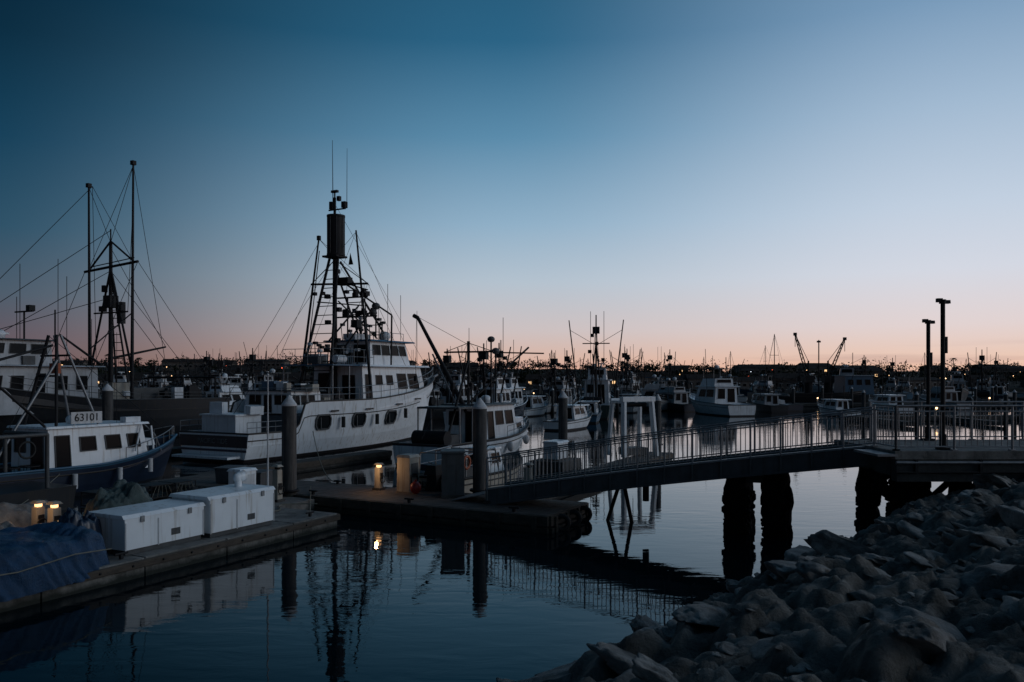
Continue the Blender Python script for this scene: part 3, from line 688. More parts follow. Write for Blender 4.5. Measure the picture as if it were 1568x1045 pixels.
    text(o,'PACIFIC TIDE',.38,(-L/2-.045,0,1.1),(math.pi/2,0,-math.pi/2),CANVAS)
main_boat()

def small_trawler():
    L=12.2; st=Vector((-4.7,40.4,0)); c=st+U*L/2
    b=MB('fishing_boat',c,HEAD); D=DSTEEL
    b.hull(L,3.9,1.15,1.2,2.0,WHITE2,bul=.5,rake=.1,boot=NAVY,stripe=NAVY,deck=DECKM)
    b.cabin(-1.6,2.4,1.35,.8,3.0,WHITE2,fs=.5,wins={'s':[(.08,.26,.1,.85),(.34,.58,.5,.85),(.66,.9,.5,.85)],'b':[(.1,.4,.5,.85),(.52,.85,.08,.85)],'f':[(.05,.45,.5,.85),(.55,.95,.5,.85)]},roof=GREYP,ov=.22,fr=GREYP)
    b.cabin(2.2,4.3,1.05,1.2,2.1,WHITE2,fs=.6,wins={'s':[(.2,.7,.3,.75)]},roof=WHITE2,ov=.02)
    b.deckrail(.5,.98,.6,STEEL,k=7); b.box((-3.6,.2,1.1),(1.5,1.5,.8),GREYP); b.tube((-5.0,-1,1.4),(-5.0,1,1.4),.4,D,n=14)
    b.cabin(-4.4,-1.7,1.3,2.9,3.0,GREYP,fs=0,ti=0)
    for x in (-4.3,-3.0):
        for sg in (1,-1): b.tube((x,sg*1.3,.8),(x,sg*1.3,2.95),.04,STEEL)
    b.tube((-1.2,0,3.0),(-1.2,0,6.6),.09,D); b.tube((-1.2,-1.6,6.0),(-1.2,1.6,6.0),.05,D); b.tube((-1.2,-1.6,6.0),(-1.2,0,6.5),.02,D); b.tube((-1.2,1.6,6),(-1.2,0,6.5),.02,D)
    b.tube((-1.5,-.1,2.6),(-1.5,3.2,8.0),.14,D,r2=.10); b.tube((-1.5,3.2,8.0),(-1.5,3.5,8.15),.12,D); b.tube((-1.5,.6,3.0),(-1.5,2.2,5.9),.05,STEEL)
    b.tube((-4.9,-.8,1.0),(-1.2,0,5.6),.07,D)
    b.tube((-1.0,0,3.2),(3.8,-1.3,6.4),.06,D); b.tube((.5,-1.3,3.1),(.5,-1.3,8),.018,D,n=4); b.tube((.9,1.2,3.1),(.9,1.2,7.5),.018,D,n=4)
    b.dome((.8,0,3.1),.32); b.radar((1.6,-.6,3.1),w=.9); b.tube((2.0,0,3.1),(2.0,0,6.0),.05,D); b.dome((2.0,0,6.0),.25,GREYP)
    b.tube((-.2,-.9,3.1),(-.2,-.9,6.6),.05,D); b.dome((-.2,-.9,6.6),.22,GREYP); b.beam((3.2,-2.6,6.0),(3.2,.5,6.1),.12,.08,D)
    for i in range(10): 
        x=R.uniform(-4.2,1.8); y=R.uniform(-1.1,1.1); h=R.uniform(.3,1.6); b.tube((x,y,3.05),(x,y,3.05+h),.025,D,n=5); b.box((x,y,3.05+h),(.2,.2,.2),R.choice([D,GREYP]))
    for (p,q) in (((-1.2,0,6.6),(5.8,0,2.2)),((-1.2,0,6.6),(-5.9,0,1.4)),((-1.5,3.3,8.1),(-1.2,0,6.4)),((-1.5,3.3,8.1),(-1.6,3.3,4.6))): b.tube(p,q,.012,D,n=4)
    b.box((-1.6,3.3,4.5),(.15,.15,.3),D)
    for i in range(3):
        e=b.edge(.3+.2*i,-1,-.1,-.55); b.ball((e.x,e.y,e.z),.2,CAPW,sz=1.4)
    b.done()
small_trawler()

def left_trawler():
    L=23; c=Vector((-25.6,67.2,0))-U*L/2
    b=MB('fishing_trawler',c,HEAD+math.pi); D=DSTEEL
    b.hull(L,6.2,2.9,3.0,4.9,BLACKH,bul=.8,rake=.08,stern=.8,rail=GREYP)
    b.cabin(.2,8.6,2.3,2.2,5.3,DIMW,fs=.6,wins={'p':[(.08,.18,.5,.8),(.25,.35,.5,.8),(.45,.53,.2,.85),(.62,.72,.5,.8),(.8,.9,.5,.8)],'b':[(.1,.3,.5,.8),(.42,.6,.1,.85),(.7,.9,.5,.8)],'s':[(.1,.3,.5,.8),(.5,.7,.5,.8)]},roof=DIMW,ov=.4,fr=GREYP)
    b.cabin(3.2,7.8,1.8,5.4,7.0,DIMW,fs=.4,wins={'p':[(.06,.28,.45,.85),(.36,.6,.45,.85),(.68,.92,.45,.85)],'b':[(.1,.4,.45,.85),(.6,.9,.45,.85)]},roof=GREYP,ov=.3,fr=GREYP)
    b.torus((.1,.5,3.9),.36,.09,ORANGE,ax='x')
    b.deckrail(.02,.5,.5,GREYP,k=8); b.deckrail(.5,.98,.8,GREYP,k=8)
    mx=-L/2+9.1
    b.tube((mx,0,2.2),(mx,0,14.6),.19,D,r2=.12); 
    b.tube((mx,0,14.6),(mx,0,15.6),.05,D); 
    b.tube((mx,-3.0,12.6),(mx,3.0,13.0),.1,D); b.tube((mx,-2.6,12.6),(mx,0,14.7),.07,D); b.tube((mx,2.6,13),(mx,0,14.7),.07,D); b.tube((mx,-2.6,12.9),(mx,2.6,13.3),.04,D)
    b.tube((mx,-1.9,9.4),(mx,1.9,9.4),.06,D); b.tube((mx,0,12.7),(mx,2.3,5.3),.08,D); b.tube((mx,0,12.7),(mx,-2.3,5.3),.08,D)
    b.tube((mx,2.35,2.9),(mx,2.5,20.2),.13,D,r2=.07); b.tube((mx,-2.4,2.9),(mx+.3,-2.1,19.0),.13,D,r2=.07)
    b.box((mx,2.5,20.2),(.3,.3,.3),D); b.box((mx+.3,-2.1,19),(.3,.3,.3),D)
    b.tube((mx-1.2,.8,2.2),(mx,.1,12),.07,D); b.tube((mx-1.2,-.8,2.2),(mx,-.1,12),.07,D)
    for z in np.arange(3,11.5,.6):
        f=(z-2.2)/9.8; b.tube((mx-1.2*(1-f),.8-.7*f,z),(mx-1.2*(1-f),-.8+.7*f,z),.03,D,n=4)
    b.box((mx,0,10.2),(.7,.8,.9),D); b.tube((mx-.5,.5,8.6),(mx-.5,.5,10.2),.3,D,n=12); b.box((mx,-.9,9.7),(.4,.4,.4),D); b.box((mx,1.2,9.7),(.4,.4,.4),D); b.box((mx,-.7,11.2),(.3,.3,.5),D)
    b.tube((mx,0,6),(mx-4.5,.4,7.0),.1,D,r2=.07); b.tube((mx-.5,1.8,9.4),(mx+3.0,2.0,6.6),.05,D)
    b.tube((mx+.6,0,5.4),(mx+3.6,-.5,7.6),.1,D,r2=.07)
    for (p,q) in (((mx,2.5,20),(mx,0,14.6)),((mx+.3,-2.1,18.9),(mx,0,14.6)),((mx,2.5,20),(mx,-2.5,12.8)),((mx,-2.1,19),(mx,2.6,12.9)),((mx,3,13),(-L/2+.3,2,3.4)),((mx,2.5,20.1),(mx+.5,3.0,3.2)),((mx,2.5,20.1),(mx-3.0,2.8,3.2)),((mx,-2.1,19),(mx-1,-3.0,3.2)),
                  ((mx,-2.1,19),(L/2-1,-.4,5.2)),((mx,0,15.5),(L/2-.5,0,5.4)),((mx,0,12.5),(L/2-2,0,5.0)),((mx,0,10.5),(L/2-4,1,7.2)),((mx,0,12.5),(-L/2+.3,0,3.2)),((mx,3,13),(mx+4,2.6,3.6)),((mx,-3,12.6),(mx+4,-2.6,3.6)),((mx,0,14.2),(mx-4.5,.4,7)),((mx,2.4,9),(mx-5,2.7,3.2)),((mx,1.9,9.4),(mx,2.45,17))):
        b.tube(p,q,.024,D,n=4)
    for x,y,h in ((5,1.2,12),(6,-1.2,14.5),(7.2,.4,11),(4.2,-.5,10),(2.0,1.5,11.5),(1,-1,13)): b.tube((x,y,5.3),(x,y,h),.025,D,n=4)
    b.dome((6,.5,7.1),.45); b.radar((5,-.6,7.1)); b.tube((4,0,7.1),(4,0,9.0),.06,D); b.beam((4,-1,9.0),(4,1,9.0),.1,.1,D); b.box((4,.7,9.2),(.4,.4,.4),D)
    b.box((-5,0,3.0),(3,2.2,1.6),GREYP); b.tube((-8.6,-1.6,3.1),(-8.6,1.6,3.1),.8,D,n=16); b.box((-2.0,1.2,3.4),(1.4,1,1.6),CREAM)
    for i in range(16): x=R.uniform(-10,8); b.box((x,R.uniform(-1.5,2.2),(5.7 if x>.2 else 3.4)),(R.uniform(.3,1),R.uniform(.3,.8),R.uniform(.3,1.1)),R.choice([GREYP,D,WHITE2]))
    for x in (-10.4,-7.2): b.tube((x,2.0,2.3),(x,2.0,4.6),.08,D); b.tube((x,-2.0,2.3),(x,-2.0,4.6),.08,D); b.tube((x,-2,4.6),(x,2,4.6),.08,D)
    b.done()
left_trawler()

def near_left_boat():
    L=9.4; bow=Vector((-15.3,36.3,0)); c=bow-U*L/2
    b=MB('crab_boat',c,HEAD); D=DSTEEL
    b.hull(L,3.5,1.15,1.15,1.95,NAVY,bul=.4,rake=.1,boot=BLACKH,stripe=BLUEH,deck=DECKM,rail=BLUEH)
    X=.7
    b.cabin(-2.7+X,1.7+X,1.2,.75,2.6,WHITE,fs=.35,ti=.08,wins={'s':[(.06,.2,.12,.85),(.3,.46,.5,.8),(.56,.72,.5,.8),(.8,.93,.5,.8)],'b':[(.1,.4,.5,.85),(.55,.88,.08,.88)],'f':[(.06,.3,.5,.85),(.37,.63,.5,.85),(.7,.94,.5,.85)]},roof=WHITE,ov=.14,fr=GREYP)
    b.deckrail(.6,.98,.45,STEEL,k=6,mid=0)
    b.box((-.4,-1.05,2.97),(1.3,.05,.46),CAPW); b.tube((-.9,-1.02,2.65),(-.9,-1.02,3.1),.02,STEEL); b.tube((.1,-1.02,2.65),(.1,-1.02,3.1),.02,STEEL)
    for sg in (1,-1): b.tube((-1.6,sg*1.0,2.7),(-1.1,sg*.25,6.2),.06,D); b.tube((.2,sg*.9,2.7),(-.9,sg*.2,6.2),.05,STEEL)
    b.tube((-1.3,-.6,4.6),(-1.3,.6,4.6),.04,D); b.tube((-1.0,-.9,5.4),(-1.0,.9,5.4),.04,D); b.tube((-1.0,0,6.2),(-1.0,0,7.2),.03,D)
    b.box((-1.0,0,4.9),(.25,.35,.4),ORANGE); b.dome((-.1,.3,2.7),.24); b.tube((1.1,-.8,2.7),(1.1,-.8,6.4),.012,D,n=4); b.tube((1.1,.8,2.7),(1.1,.8,7.0),.012,D,n=4)
    b.tube((-1.1,0,5.8),(-4.6,-.4,4.8),.05,D); b.tube((-1.1,-.3,6.2),(-4.4,-1.4,1.2),.012,D,n=4); b.tube((-1.1,.3,6.2),(4.4,0,2.0),.012,D,n=4)
    b.tube((-4.3,-1.4,1.2),(-1.5,-.9,5.2),.05,STEEL); b.tube((-2.1,-1.1,2.7),(-4.4,-1.5,4.6),.05,D)
    for i in range(5):
        x=-4.0+(i%3)*.75; y=-.8+(i//3)*1.2; z=1.0
        b.torus((x,y,z+.25),.34,.03,D,ax='z'); b.torus((x,y,z-.1),.34,.03,D,ax='z')
        for k in range(8): a=k*.785; b.tube((x+.34*math.cos(a),y+.34*math.sin(a),z-.1),(x+.34*math.cos(a),y+.34*math.sin(a),z+.25),.015,D,n=4)
    b.box((3.0,0,1.75),(.6,.7,.3),WHITE2,tx=.85,ty=.85); b.box((1.7,-.85,2.8),(.7,.35,.22),WHITE2); b.torus((-2.9,-1.32,1.9),.3,.04,RUBBER,ax='y')
    b.wire([(2.1,-1.0,2.7),(2.7,-1.1,2.1),(3.0,-1.1,1.4)],.025,STEEL)
    b.tube((1.6,-1.3,1.5),(1.9,-1.25,2.6),.04,WHITE2); b.tube((2.5,-1.25,1.5),(2.5,-1.1,2.5),.04,WHITE2)
    for t in (.35,.55,.72): 
        e=b.edge(t,-1,-.12,-.5); b.tube((e.x,e.y,e.z-.3),(e.x,e.y,e.z+.25),.1,CAPW,n=10)
    o=b.done()
    text(o,'63101',.42,(-.4,-1.085,2.97),(math.pi/2,0,0),DSTEEL)
    b=MB('net_reel',(-17.6,26.2,0),HEAD); b.box((0,0,.35),(4.6,3.0,.9),BLACKH,tx=1.05,ty=1.05); 
    for x in (-1.6,1.6): b.tube((x,-1.2,.8),(x,-1.2,2.6),.07,GREYP); b.tube((x,1.2,.8),(x,1.2,2.6),.07,GREYP); b.tube((x,-1.2,2.6),(x,1.2,2.6),.07,GREYP)
    b.tube((-1.6,-1.2,2.6),(1.6,-1.2,2.6),.07,GREYP); b.tube((-1.2,-.9,1.7),(-1.2,.9,1.7),.7,RUBBER,n=18); b.torus((-1.2,-.95,1.7),.85,.05,DSTEEL); b.torus((-1.2,.95,1.7),.85,.05,DSTEEL)
    b.done()
near_left_boat()

# ------------------------------------------------------------------ mid-distance boats
def cruiser(x,y,L=12,rz=0,fly=True,h=None,name='cabin_cruiser'):
    w_=WHITE2 if y<105 else DIMW; h=h or w_  # boats farther out get the white with dimness put into its colour
    b=MB(name,(x,y,0),rz); W=L*.32; s=L/12
    b.hull(L,W,1.2*s,1.4*s,2.3*s,h,bul=.25,rake=.14,stripe=R.choice([None,NAVY,None]),deck=w_,rail=GREYP,n=16)
    b.cabin(-L*.22,L*.2,W*.36,1.2*s,3.1*s,w_,fs=1.2*s,ti=.15,wins={'s':[(.08,.45,.4,.85),(.5,.82,.4,.85)],'p':[(.15,.5,.4,.85),(.55,.92,.4,.85)],'f':[(.05,.48,.3,.85),(.52,.95,.3,.85)],'b':[(.1,.45,.3,.9),(.55,.9,.1,.9)]},roof=w_,ov=.3)
    if fly:
        b.cabin(-L*.18,L*.1,W*.3,3.2*s,4.0*s,w_,fs=.5*s,wins={'f':[(.1,.9,.5,.9)],'b':[(.1,.9,.4,.9)]})
        b.box((-L*.05,0,5.1*s),(L*.26,W*.62,.08),R.choice([w_,BLUEH,GREYP]))
        for sx in (-1,1):
            for sg in (-1,1): b.tube((-L*.05+sx*L*.1,sg*W*.27,3.9*s),(-L*.05+sx*L*.1,sg*W*.27,5.1*s),.03,STEEL,n=5)
        b.dome((-L*.05,0,5.15*s),.3)
    for sg in (1,-1): b.tube((-L*.1,sg*W*.4,2.5*s),(-L*.2,sg*W*.62,R.uniform(6,9)*s),.035,DSTEEL,n=4)
    b.deckrail(.5,.99,.6,STEEL,k=6,sides=(1,-1)); b.tube((0,.3,3.2*s),(-.1,.3,R.uniform(5,8)*s),.03,DSTEEL,n=4); b.tube((-L*.15,-.5,3.2*s),(-L*.15,-.5,R.uniform(4.5,7)*s),.05,DSTEEL,n=4)
    b.done()
def sail(x,y,L=10,rz=0,H=13):
    b=MB('sailboat',(x,y,0),rz); W=L*.3
    b.hull(L,W,.9,.95,1.3,R.choice([DIMW,NAVY,DIMW]),bul=.1,rake=.15,deck=DIMW,rail=GREYP,n=14)
    b.cabin(-L*.1,L*.22,W*.25,.9,1.45,DIMW,fs=.5,wins={'s':[(.2,.8,.4,.8)],'p':[(.2,.8,.4,.8)]})
    b.tube((L*.08,0,1.2),(L*.08,0,H),.08,DSTEEL,r2=.05); b.tube((L*.08,0,2.1),(-L*.34,0,2.1),.06,STEEL); b.tube((L*.06,0,2.25),(-L*.32,0,2.22),.16,BLUEH if R.random()<.6 else CANVAS,n=8)
    for z in (.45,.72): b.tube((L*.08,-.7,H*z),(L*.08,.7,H*z),.03,DSTEEL,n=4)
    for sg in (1,-1): b.tube((L*.08,sg*W*.45,1),(L*.08,sg*.7,H*.72),.016,DSTEEL,n=4); b.tube((L*.08,sg*.7,H*.72),(L*.08,0,H),.016,DSTEEL,n=4)
    b.tube((L*.49,0,1.3),(L*.08,0,H*.97),.025,DSTEEL,n=4); b.tube((-L*.49,0,1.0),(L*.08,0,H),.016,DSTEEL,n=4)
    b.done()
def fisher(x,y,L=14,rz=0,h=GREENH,H=12,spread=.5):
    b=MB('fishing_boat',(x,y,0),rz); W=L*.3; D=DSTEEL; s=L/14; w_=WHITE2 if y<96 else DIMW
    if y>105 and h is WHITE2: h=DIMW
    b.hull(L,W,1.5*s,1.6*s,2.8*s,h,bul=.4,rail=w_,n=16)
    b.cabin(-L*.05,L*.25,W*.33,1.2*s,4.0*s,w_,fs=.5,wins={'s':[(.1,.35,.5,.85),(.4,.62,.5,.85),(.68,.92,.5,.85)],'p':[(.1,.35,.5,.85),(.4,.62,.5,.85),(.68,.92,.5,.85)],'f':[(.1,.45,.5,.85),(.55,.9,.5,.85)],'b':[(.1,.4,.5,.85),(.55,.85,.1,.85)]},roof=w_,ov=.3)
    b.cabin(L*.03,L*.18,W*.25,4.1*s,5.4*s,w_,fs=.3,wins={'s':[(.1,.9,.4,.85)],'p':[(.1,.9,.4,.85)],'f':[(.1,.9,.4,.85)],'b':[(.1,.9,.4,.85)]},roof=GREYP,ov=.2)
    mx=-L*.08
    b.tube((mx,0,1),(mx,0,H),.14,D,r2=.07); b.tube((mx,-1.6,H*.72),(mx,1.6,H*.72),.06,D); b.box((mx,0,H*.85),(.6,.8,.8),D); b.tube((mx-.8,.8,1.2),(mx,0,H*.75),.07,D); b.tube((mx-.8,-.8,1.2),(mx,0,H*.75),.07,D)
    for k in range(6): z=H*(.4+.08*k); b.box((mx+R.uniform(-.3,.6),R.uniform(-1,1),z),(.4,.4,.4),D)
    for sg in (1,-1):
        b.tube((mx,sg*W*.45,1.6),(mx,sg*(W*.45+spread*H*.35),H*.95),.1,D,r2=.06); b.tube((mx,sg*(W*.45+spread*H*.3),H*.85),(mx,0,H*.7),.025,D,n=4)
        b.tube((mx+2,sg*.8,4),(mx+2,sg*.8,H*1.05),.03,D,n=4)
    b.tube((mx,0,3),(-L*.42,0,H*.6),.08,D); b.tube((-L*.42,0,H*.6),(mx,0,H*.9),.025,D,n=4); b.tube((mx,0,H*.95),(L*.48,0,2.9*s),.025,D,n=4); b.tube((mx,0,H*.7),(L*.2,0,5.5*s),.06,D)
    b.dome((L*.1,.4,5.5*s),.3); b.radar((L*.12,-.4,5.5*s)); b.box((-L*.3,0,1.7),(L*.14,W*.4,.9),GREYP); b.tube((-L*.42,-1,2.0),(-L*.42,1,2.0),.5,D,n=10)
    b.deckrail(.5,.98,.7,STEEL,k=5)
    b.done()
def P(px,Y): return (px-784)/1219*Y
cruiser(P(1100,99),101,13.5,math.radians(104)); cruiser(P(415,84),86,12,HEAD,True)
fisher(P(918,92),95,15,math.radians(80),GREENH,12.0,.28); fisher(P(745,74),80,12,HEAD,WHITE2,8,.5)
fisher(P(1318,150),152,17,math.radians(160),WHITE2,9,.6)
fisher(P(855,105),108,11,math.radians(60),WHITE2,8,.4); cruiser(P(1000,120),122,11,math.radians(170)); cruiser(P(960,112),108,9,math.radians(70),False)
fisher(P(690,92),94,13,HEAD,BLACKH,8,.3); cruiser(P(815,96),97,9,HEAD,False); cruiser(P(1283,95),96,7.5,math.radians(100),False)
cruiser(P(350,98),98,11,HEAD,True); cruiser(P(262,92),95,10,HEAD,False); fisher(P(480,104),108,13,HEAD,NAVY,8,.3)
cruiser(P(880,70),72,8,HEAD,False); fisher(P(770,88),90,12,HEAD,NAVY,8.5,.4); fisher(P(870,128),128,12,math.radians(75),BLACKH,9,.4); cruiser(P(905,82),84,8,math.radians(80),False,BLUEH)
fisher(P(960,138),138,13,math.radians(60),NAVY,10,.3); cruiser(P(1030,112),112,10,math.radians(110),True,NAVY); cruiser(P(1180,108),110,9,math.radians(95),False,BLACKH); cruiser(P(1370,102),104,9,math.radians(95),False); cruiser(P(1440,118),118,10,math.radians(100),True)
fisher(P(395,118),118,13,HEAD,BLACKH,9,.3); fisher(P(325,130),130,14,HEAD,GREENH,9,.3); fisher(P(560,120),120,14,HEAD,WHITE2,9,.4)
def crane_barge():
    b=MB('crane_barge',(P(1250,138),138,0),0); D=DSTEEL
    b.hull(22,8,2.0,2.0,2.8,BLACKH,bul=.3,n=16); b.cabin(4,9,2.4,1.8,5.0,BLUEH,wins={'s':[(.1,.3,.5,.8),(.4,.6,.5,.8),(.7,.9,.5,.8)]},roof=DIMW,ov=.3)
    def boom(p,q,w):
        p=Vector(p);q=Vector(q); n=10; d=(q-p).normalized(); a=Vector((-d.z,0,d.x))
        for sg in (-1,1): b.tube(p+a*w*sg,q+a*w*.3*sg,.10,D,n=5)
        for i in range(n):
            t=i/n; s=(-1)**i; b.tube(p.lerp(q,t)+a*w*(1-.7*t)*s,p.lerp(q,t+1/n)-a*w*(1-.7*(t+1/n))*s,.05,D,n=4)
        b.box(q,(.5,.4,.5),D)
    for (x0,x1,z1) in ((-1.4,-3.7,12.2),(2.0,4.9,11.4)):
        b.tube((x0,0,1.8),(x0,0,4.2),.7,D,n=10); b.box((x0,0,4.4),(1.6,1.6,1.2),D); boom((x0,0,4.6),(x1,0,z1),.3); b.tube((x0,0,7.5),(x1,0,z1),.05,D,n=4); b.tube((x0,0,4),(x0,0,7.6),.15,D); b.tube((x1,0,z1),(x1,0,z1-2.2),.05,D,n=4)
    b.tube((.4,0,1.8),(.4,0,11.2),.10,D); b.box((.4,0,10.9),(.6,.3,.3),D)
    b.done()
crane_barge()
for i in range(104):
    Y=R.choice([118,135,150,160,175,190,220,245])+R.uniform(-6,6); px=R.uniform(-60,1640)
    if 1040<px<1160 and Y<150: continue
    if 1190<px<1345 and Y<170: continue
    k=R.random(); rz=R.choice([HEAD,HEAD+math.pi,.2,3.3,1.7])+R.uniform(-.15,.15)
    if k<.26: sail(P(px,Y),Y,R.uniform(8,11),rz,R.uniform(7,11))
    elif k<.66: cruiser(P(px,Y),Y,R.uniform(8,12),rz,R.random()<.5,R.choice([None,None,NAVY,BLUEH]))
    else: fisher(P(px,Y),Y,R.uniform(10,14),rz,R.choice([GREENH,BLACKH,WHITE2,NAVY]),R.uniform(7,10),R.uniform(.2,.6))
def sfdock(x0,x1,y0,lamps,sk=0.0):
    b=MB('marina_dock'); dy=(x1-x0)*sk
    b.beam((x0,y0,.3),(x1,y0+dy,.3),2.2,.5,CONCD)
    x=x0+2
    while x<x1:
        y=y0+(x-x0)*sk; b.beam((x,y,.28),(x,y-10,.28),1.0,.42,CONCD)
        for yy in (y-10,y+1.2):
            b.tube((x+.7,yy,-1),(x+.7,yy,3.0),.2,PILEM,n=8); b.tube((x+.7,yy,3.0),(x+.7,yy,3.3),.21,CAPW,r2=.03,n=8)
        if R.random()<lamps:
            b.tube((x-.6,y,.5),(x-.6,y,1.2),.1,CREAM,n=6); b.ball((x-.6,y-.2,1.35),.13,CITY,n=8,k=6)
        if R.random()<.5: b.box((x+R.uniform(-2,2),y,.85),(1.4,.7,.7),DIMW)
        x+=R.uniform(8,10)
    b.done()
sfdock(-70,20,112,.25,.02); sfdock(30,120,128,.35,.02); sfdock(-110,150,172,.3); sfdock(-140,190,232,.3)
sfdock(35,75,84,.3,.1)
def gate():
    b=MB('boat_hoist_frame',(6.7,41.6,.42),HEAD+.9)
    for sg in (1,-1):
        b.beam((0,sg*1.0,0),(.25,sg*.85,2.9),.34,.14,WHITE); b.beam((1.6,sg*1.0,0),(1.35,sg*.85,2.9),.26,.12,WHITE); b.beam((.2,sg*.88,2.85),(1.4,sg*.88,2.85),.16,.14,WHITE)
    b.beam((.25,-1.0,3.0),(.25,1.0,3.0),.36,.26,WHITE); b.beam((1.35,-1.0,2.95),(1.35,1.0,2.95),.2,.16,WHITE)
    b.tube((.7,-.8,2.7),(.7,.8,2.7),.12,DSTEEL); b.wire([(.7,0,2.7),(.7,0,1.4)],.02,DSTEEL); b.box((.7,0,.25),(1,1.2,.4),GREYP)
    b.done(bevel=.01)
    b=MB('dock_storage_box',(2.2,40,0),HEAD); b.box((0,0,.2),(2.4,1.8,.5),CONCD); b.box((0,0,.9),(1.3,.8,.8),WHITE2); b.box((0,0,1.34),(1.4,.9,.1),WHITE2,ty=.8); b.done(bevel=.02)
gate()

# ------------------------------------------------------------------ far shore
def hz(x,y):
    k=max(0,min(1,(y-285)/150)); base=.8+ (9.5+5*noise.noise(Vector((x*.004,1,2))) - x*.006)*k
    return base+1.6*noise.noise(Vector((x*.02,y*.02,5)))*k
def shore():
    vs=[];fs=[]; nx=160
    ys=[284,286]+[286+ (i**1.8)*4 for i in range(1,14)]+[900,1200,1600,2200,3000,3900,4500]
    ny=len(ys)
    for y in ys:
        for i in range(nx):
            x=-520+1200*i/(nx-1); xx=x*max(1,y/450)
            vs.append((xx,y,-.5 if y==284 else (hz(xx,y) if y<800 else 9)))
    for j in range(ny-1):
        for i in range(nx-1): fs.append((j*nx+i,j*nx+i+1,(j+1)*nx+i+1,(j+1)*nx+i))
    b=MB('far_shore_land'); b.add(vs,fs,LAND,True); b.done()
    b=MB('distant_tree_line')
    for i in range(760):
        y=R.choice([R.uniform(290,330),R.uniform(330,430),R.uniform(400,470)]); x=R.uniform(-.75,.85)*y; g=hz(x,y)
        H=R.uniform(2.5,5)*(1.6 if R.random()<.07 else 1); wd=H*R.uniform(.8,1.7)
        b.tube((x,y,g-.3),(x,y,g+H*.5),.2,LEAF,n=4)
        lob=[(x+R.uniform(-.5,.5)*wd,y+R.uniform(-.5,.5)*wd,g+H*R.uniform(.3,.8),R.uniform(.25,.5)*wd) for _ in range(5)]
        vs=[];fs=[]
        for _ in range(64):
            c=R.choice(lob); p=Vector((R.gauss(0,1),R.gauss(0,1),R.gauss(0,.7))).normalized()*c[3]*R.uniform(.3,1.0)+Vector(c[:3])
            a=Vector((R.gauss(0,1),R.gauss(0,1),R.gauss(0,1))).normalized()*.65; e=Vector((R.gauss(0,1),R.gauss(0,1),R.gauss(0,1))).normalized()*.65
            o=len(vs); vs+=[p,p+a,p+a+e,p+e]; fs.append((o,o+1,o+2,o+3))
        b.add(vs,fs,LEAF)
    b.done()
    for i in range(9):
        y=R.uniform(300,400); x=R.uniform(-.65,.7)*y; g=hz(x,y); H=R.uniform(6,9)
        b=MB('palm_tree',(x,y,g)); b.tube((0,0,-.3),(.3,0,H),.24,LEAF,r2=.15,n=6)
        for k in range(15):
            a=k*.42+R.random()*.3; el=R.uniform(-.4,.9); pts=[Vector((.3,0,H))]
            for j in range(1,5):
                f=j/4; pts.append(Vector((.3+math.cos(a)*1.9*f,math.sin(a)*1.9*f,H+el*1.4*f-1.2*f*f)))
            for p,q in zip(pts[:-1],pts[1:]): b.beam(p,q,.35,.04,LEAF)
        b.done()
    for i in range(64):
        y=R.choice([R.uniform(288,300),R.uniform(310,400)]); x=R.uniform(-.7,.75)*y; g=hz(x,y)
        w=R.uniform(8,20); d=R.uniform(7,10); h=R.uniform(2.8,5)*(1 if y>305 else .8)
        b=MB('waterfront_house' if y<305 else 'hillside_house',(x,y,g-.3),R.uniform(-.2,.2))
        b.box((0,0,h/2),(w,d,h),WALLM); 
        rh=R.uniform(1,2); b.add([(-w/2-.4,-d/2-.4,h),(w/2+.4,-d/2-.4,h),(w/2+.4,d/2+.4,h),(-w/2-.4,d/2+.4,h),(-w/2,0,h+rh),(w/2,0,h+rh)],[(0,1,5,4),(2,3,4,5),(1,2,5),(3,0,4),(0,3,2,1)],ROOFM)
        n=int(w/2.2)
        for k in range(n):
            xx=-w/2+w*(k+.5)/n; lit=R.random()<.08
            b.box((xx,-d/2-.02,h*.55),(1.1,.06,1.0),WARMF if lit else GLASS); b.box((xx,-d/2-.04,h*.55+.55),(1.3,.08,.08),CAPW)
        b.done()
    for i in range(64):
        y=R.uniform(286,380); x=R.uniform(-.7,.78)*y; g=hz(x,y); H=R.uniform(3,4)
        b=MB('street_lamp',(x,y,g)); b.tube((0,0,-.2),(0,0,H),.07,DSTEEL,n=5); b.tube((0,0,H),(0,-.8,H+.1),.05,DSTEEL,n=5); b.ball((0,-.9,H),.13 if R.random()<.8 else .22,R.choice([CITY,CITY,CITY,COOLF,REDL]),n=8,k=5); b.done()
shore()

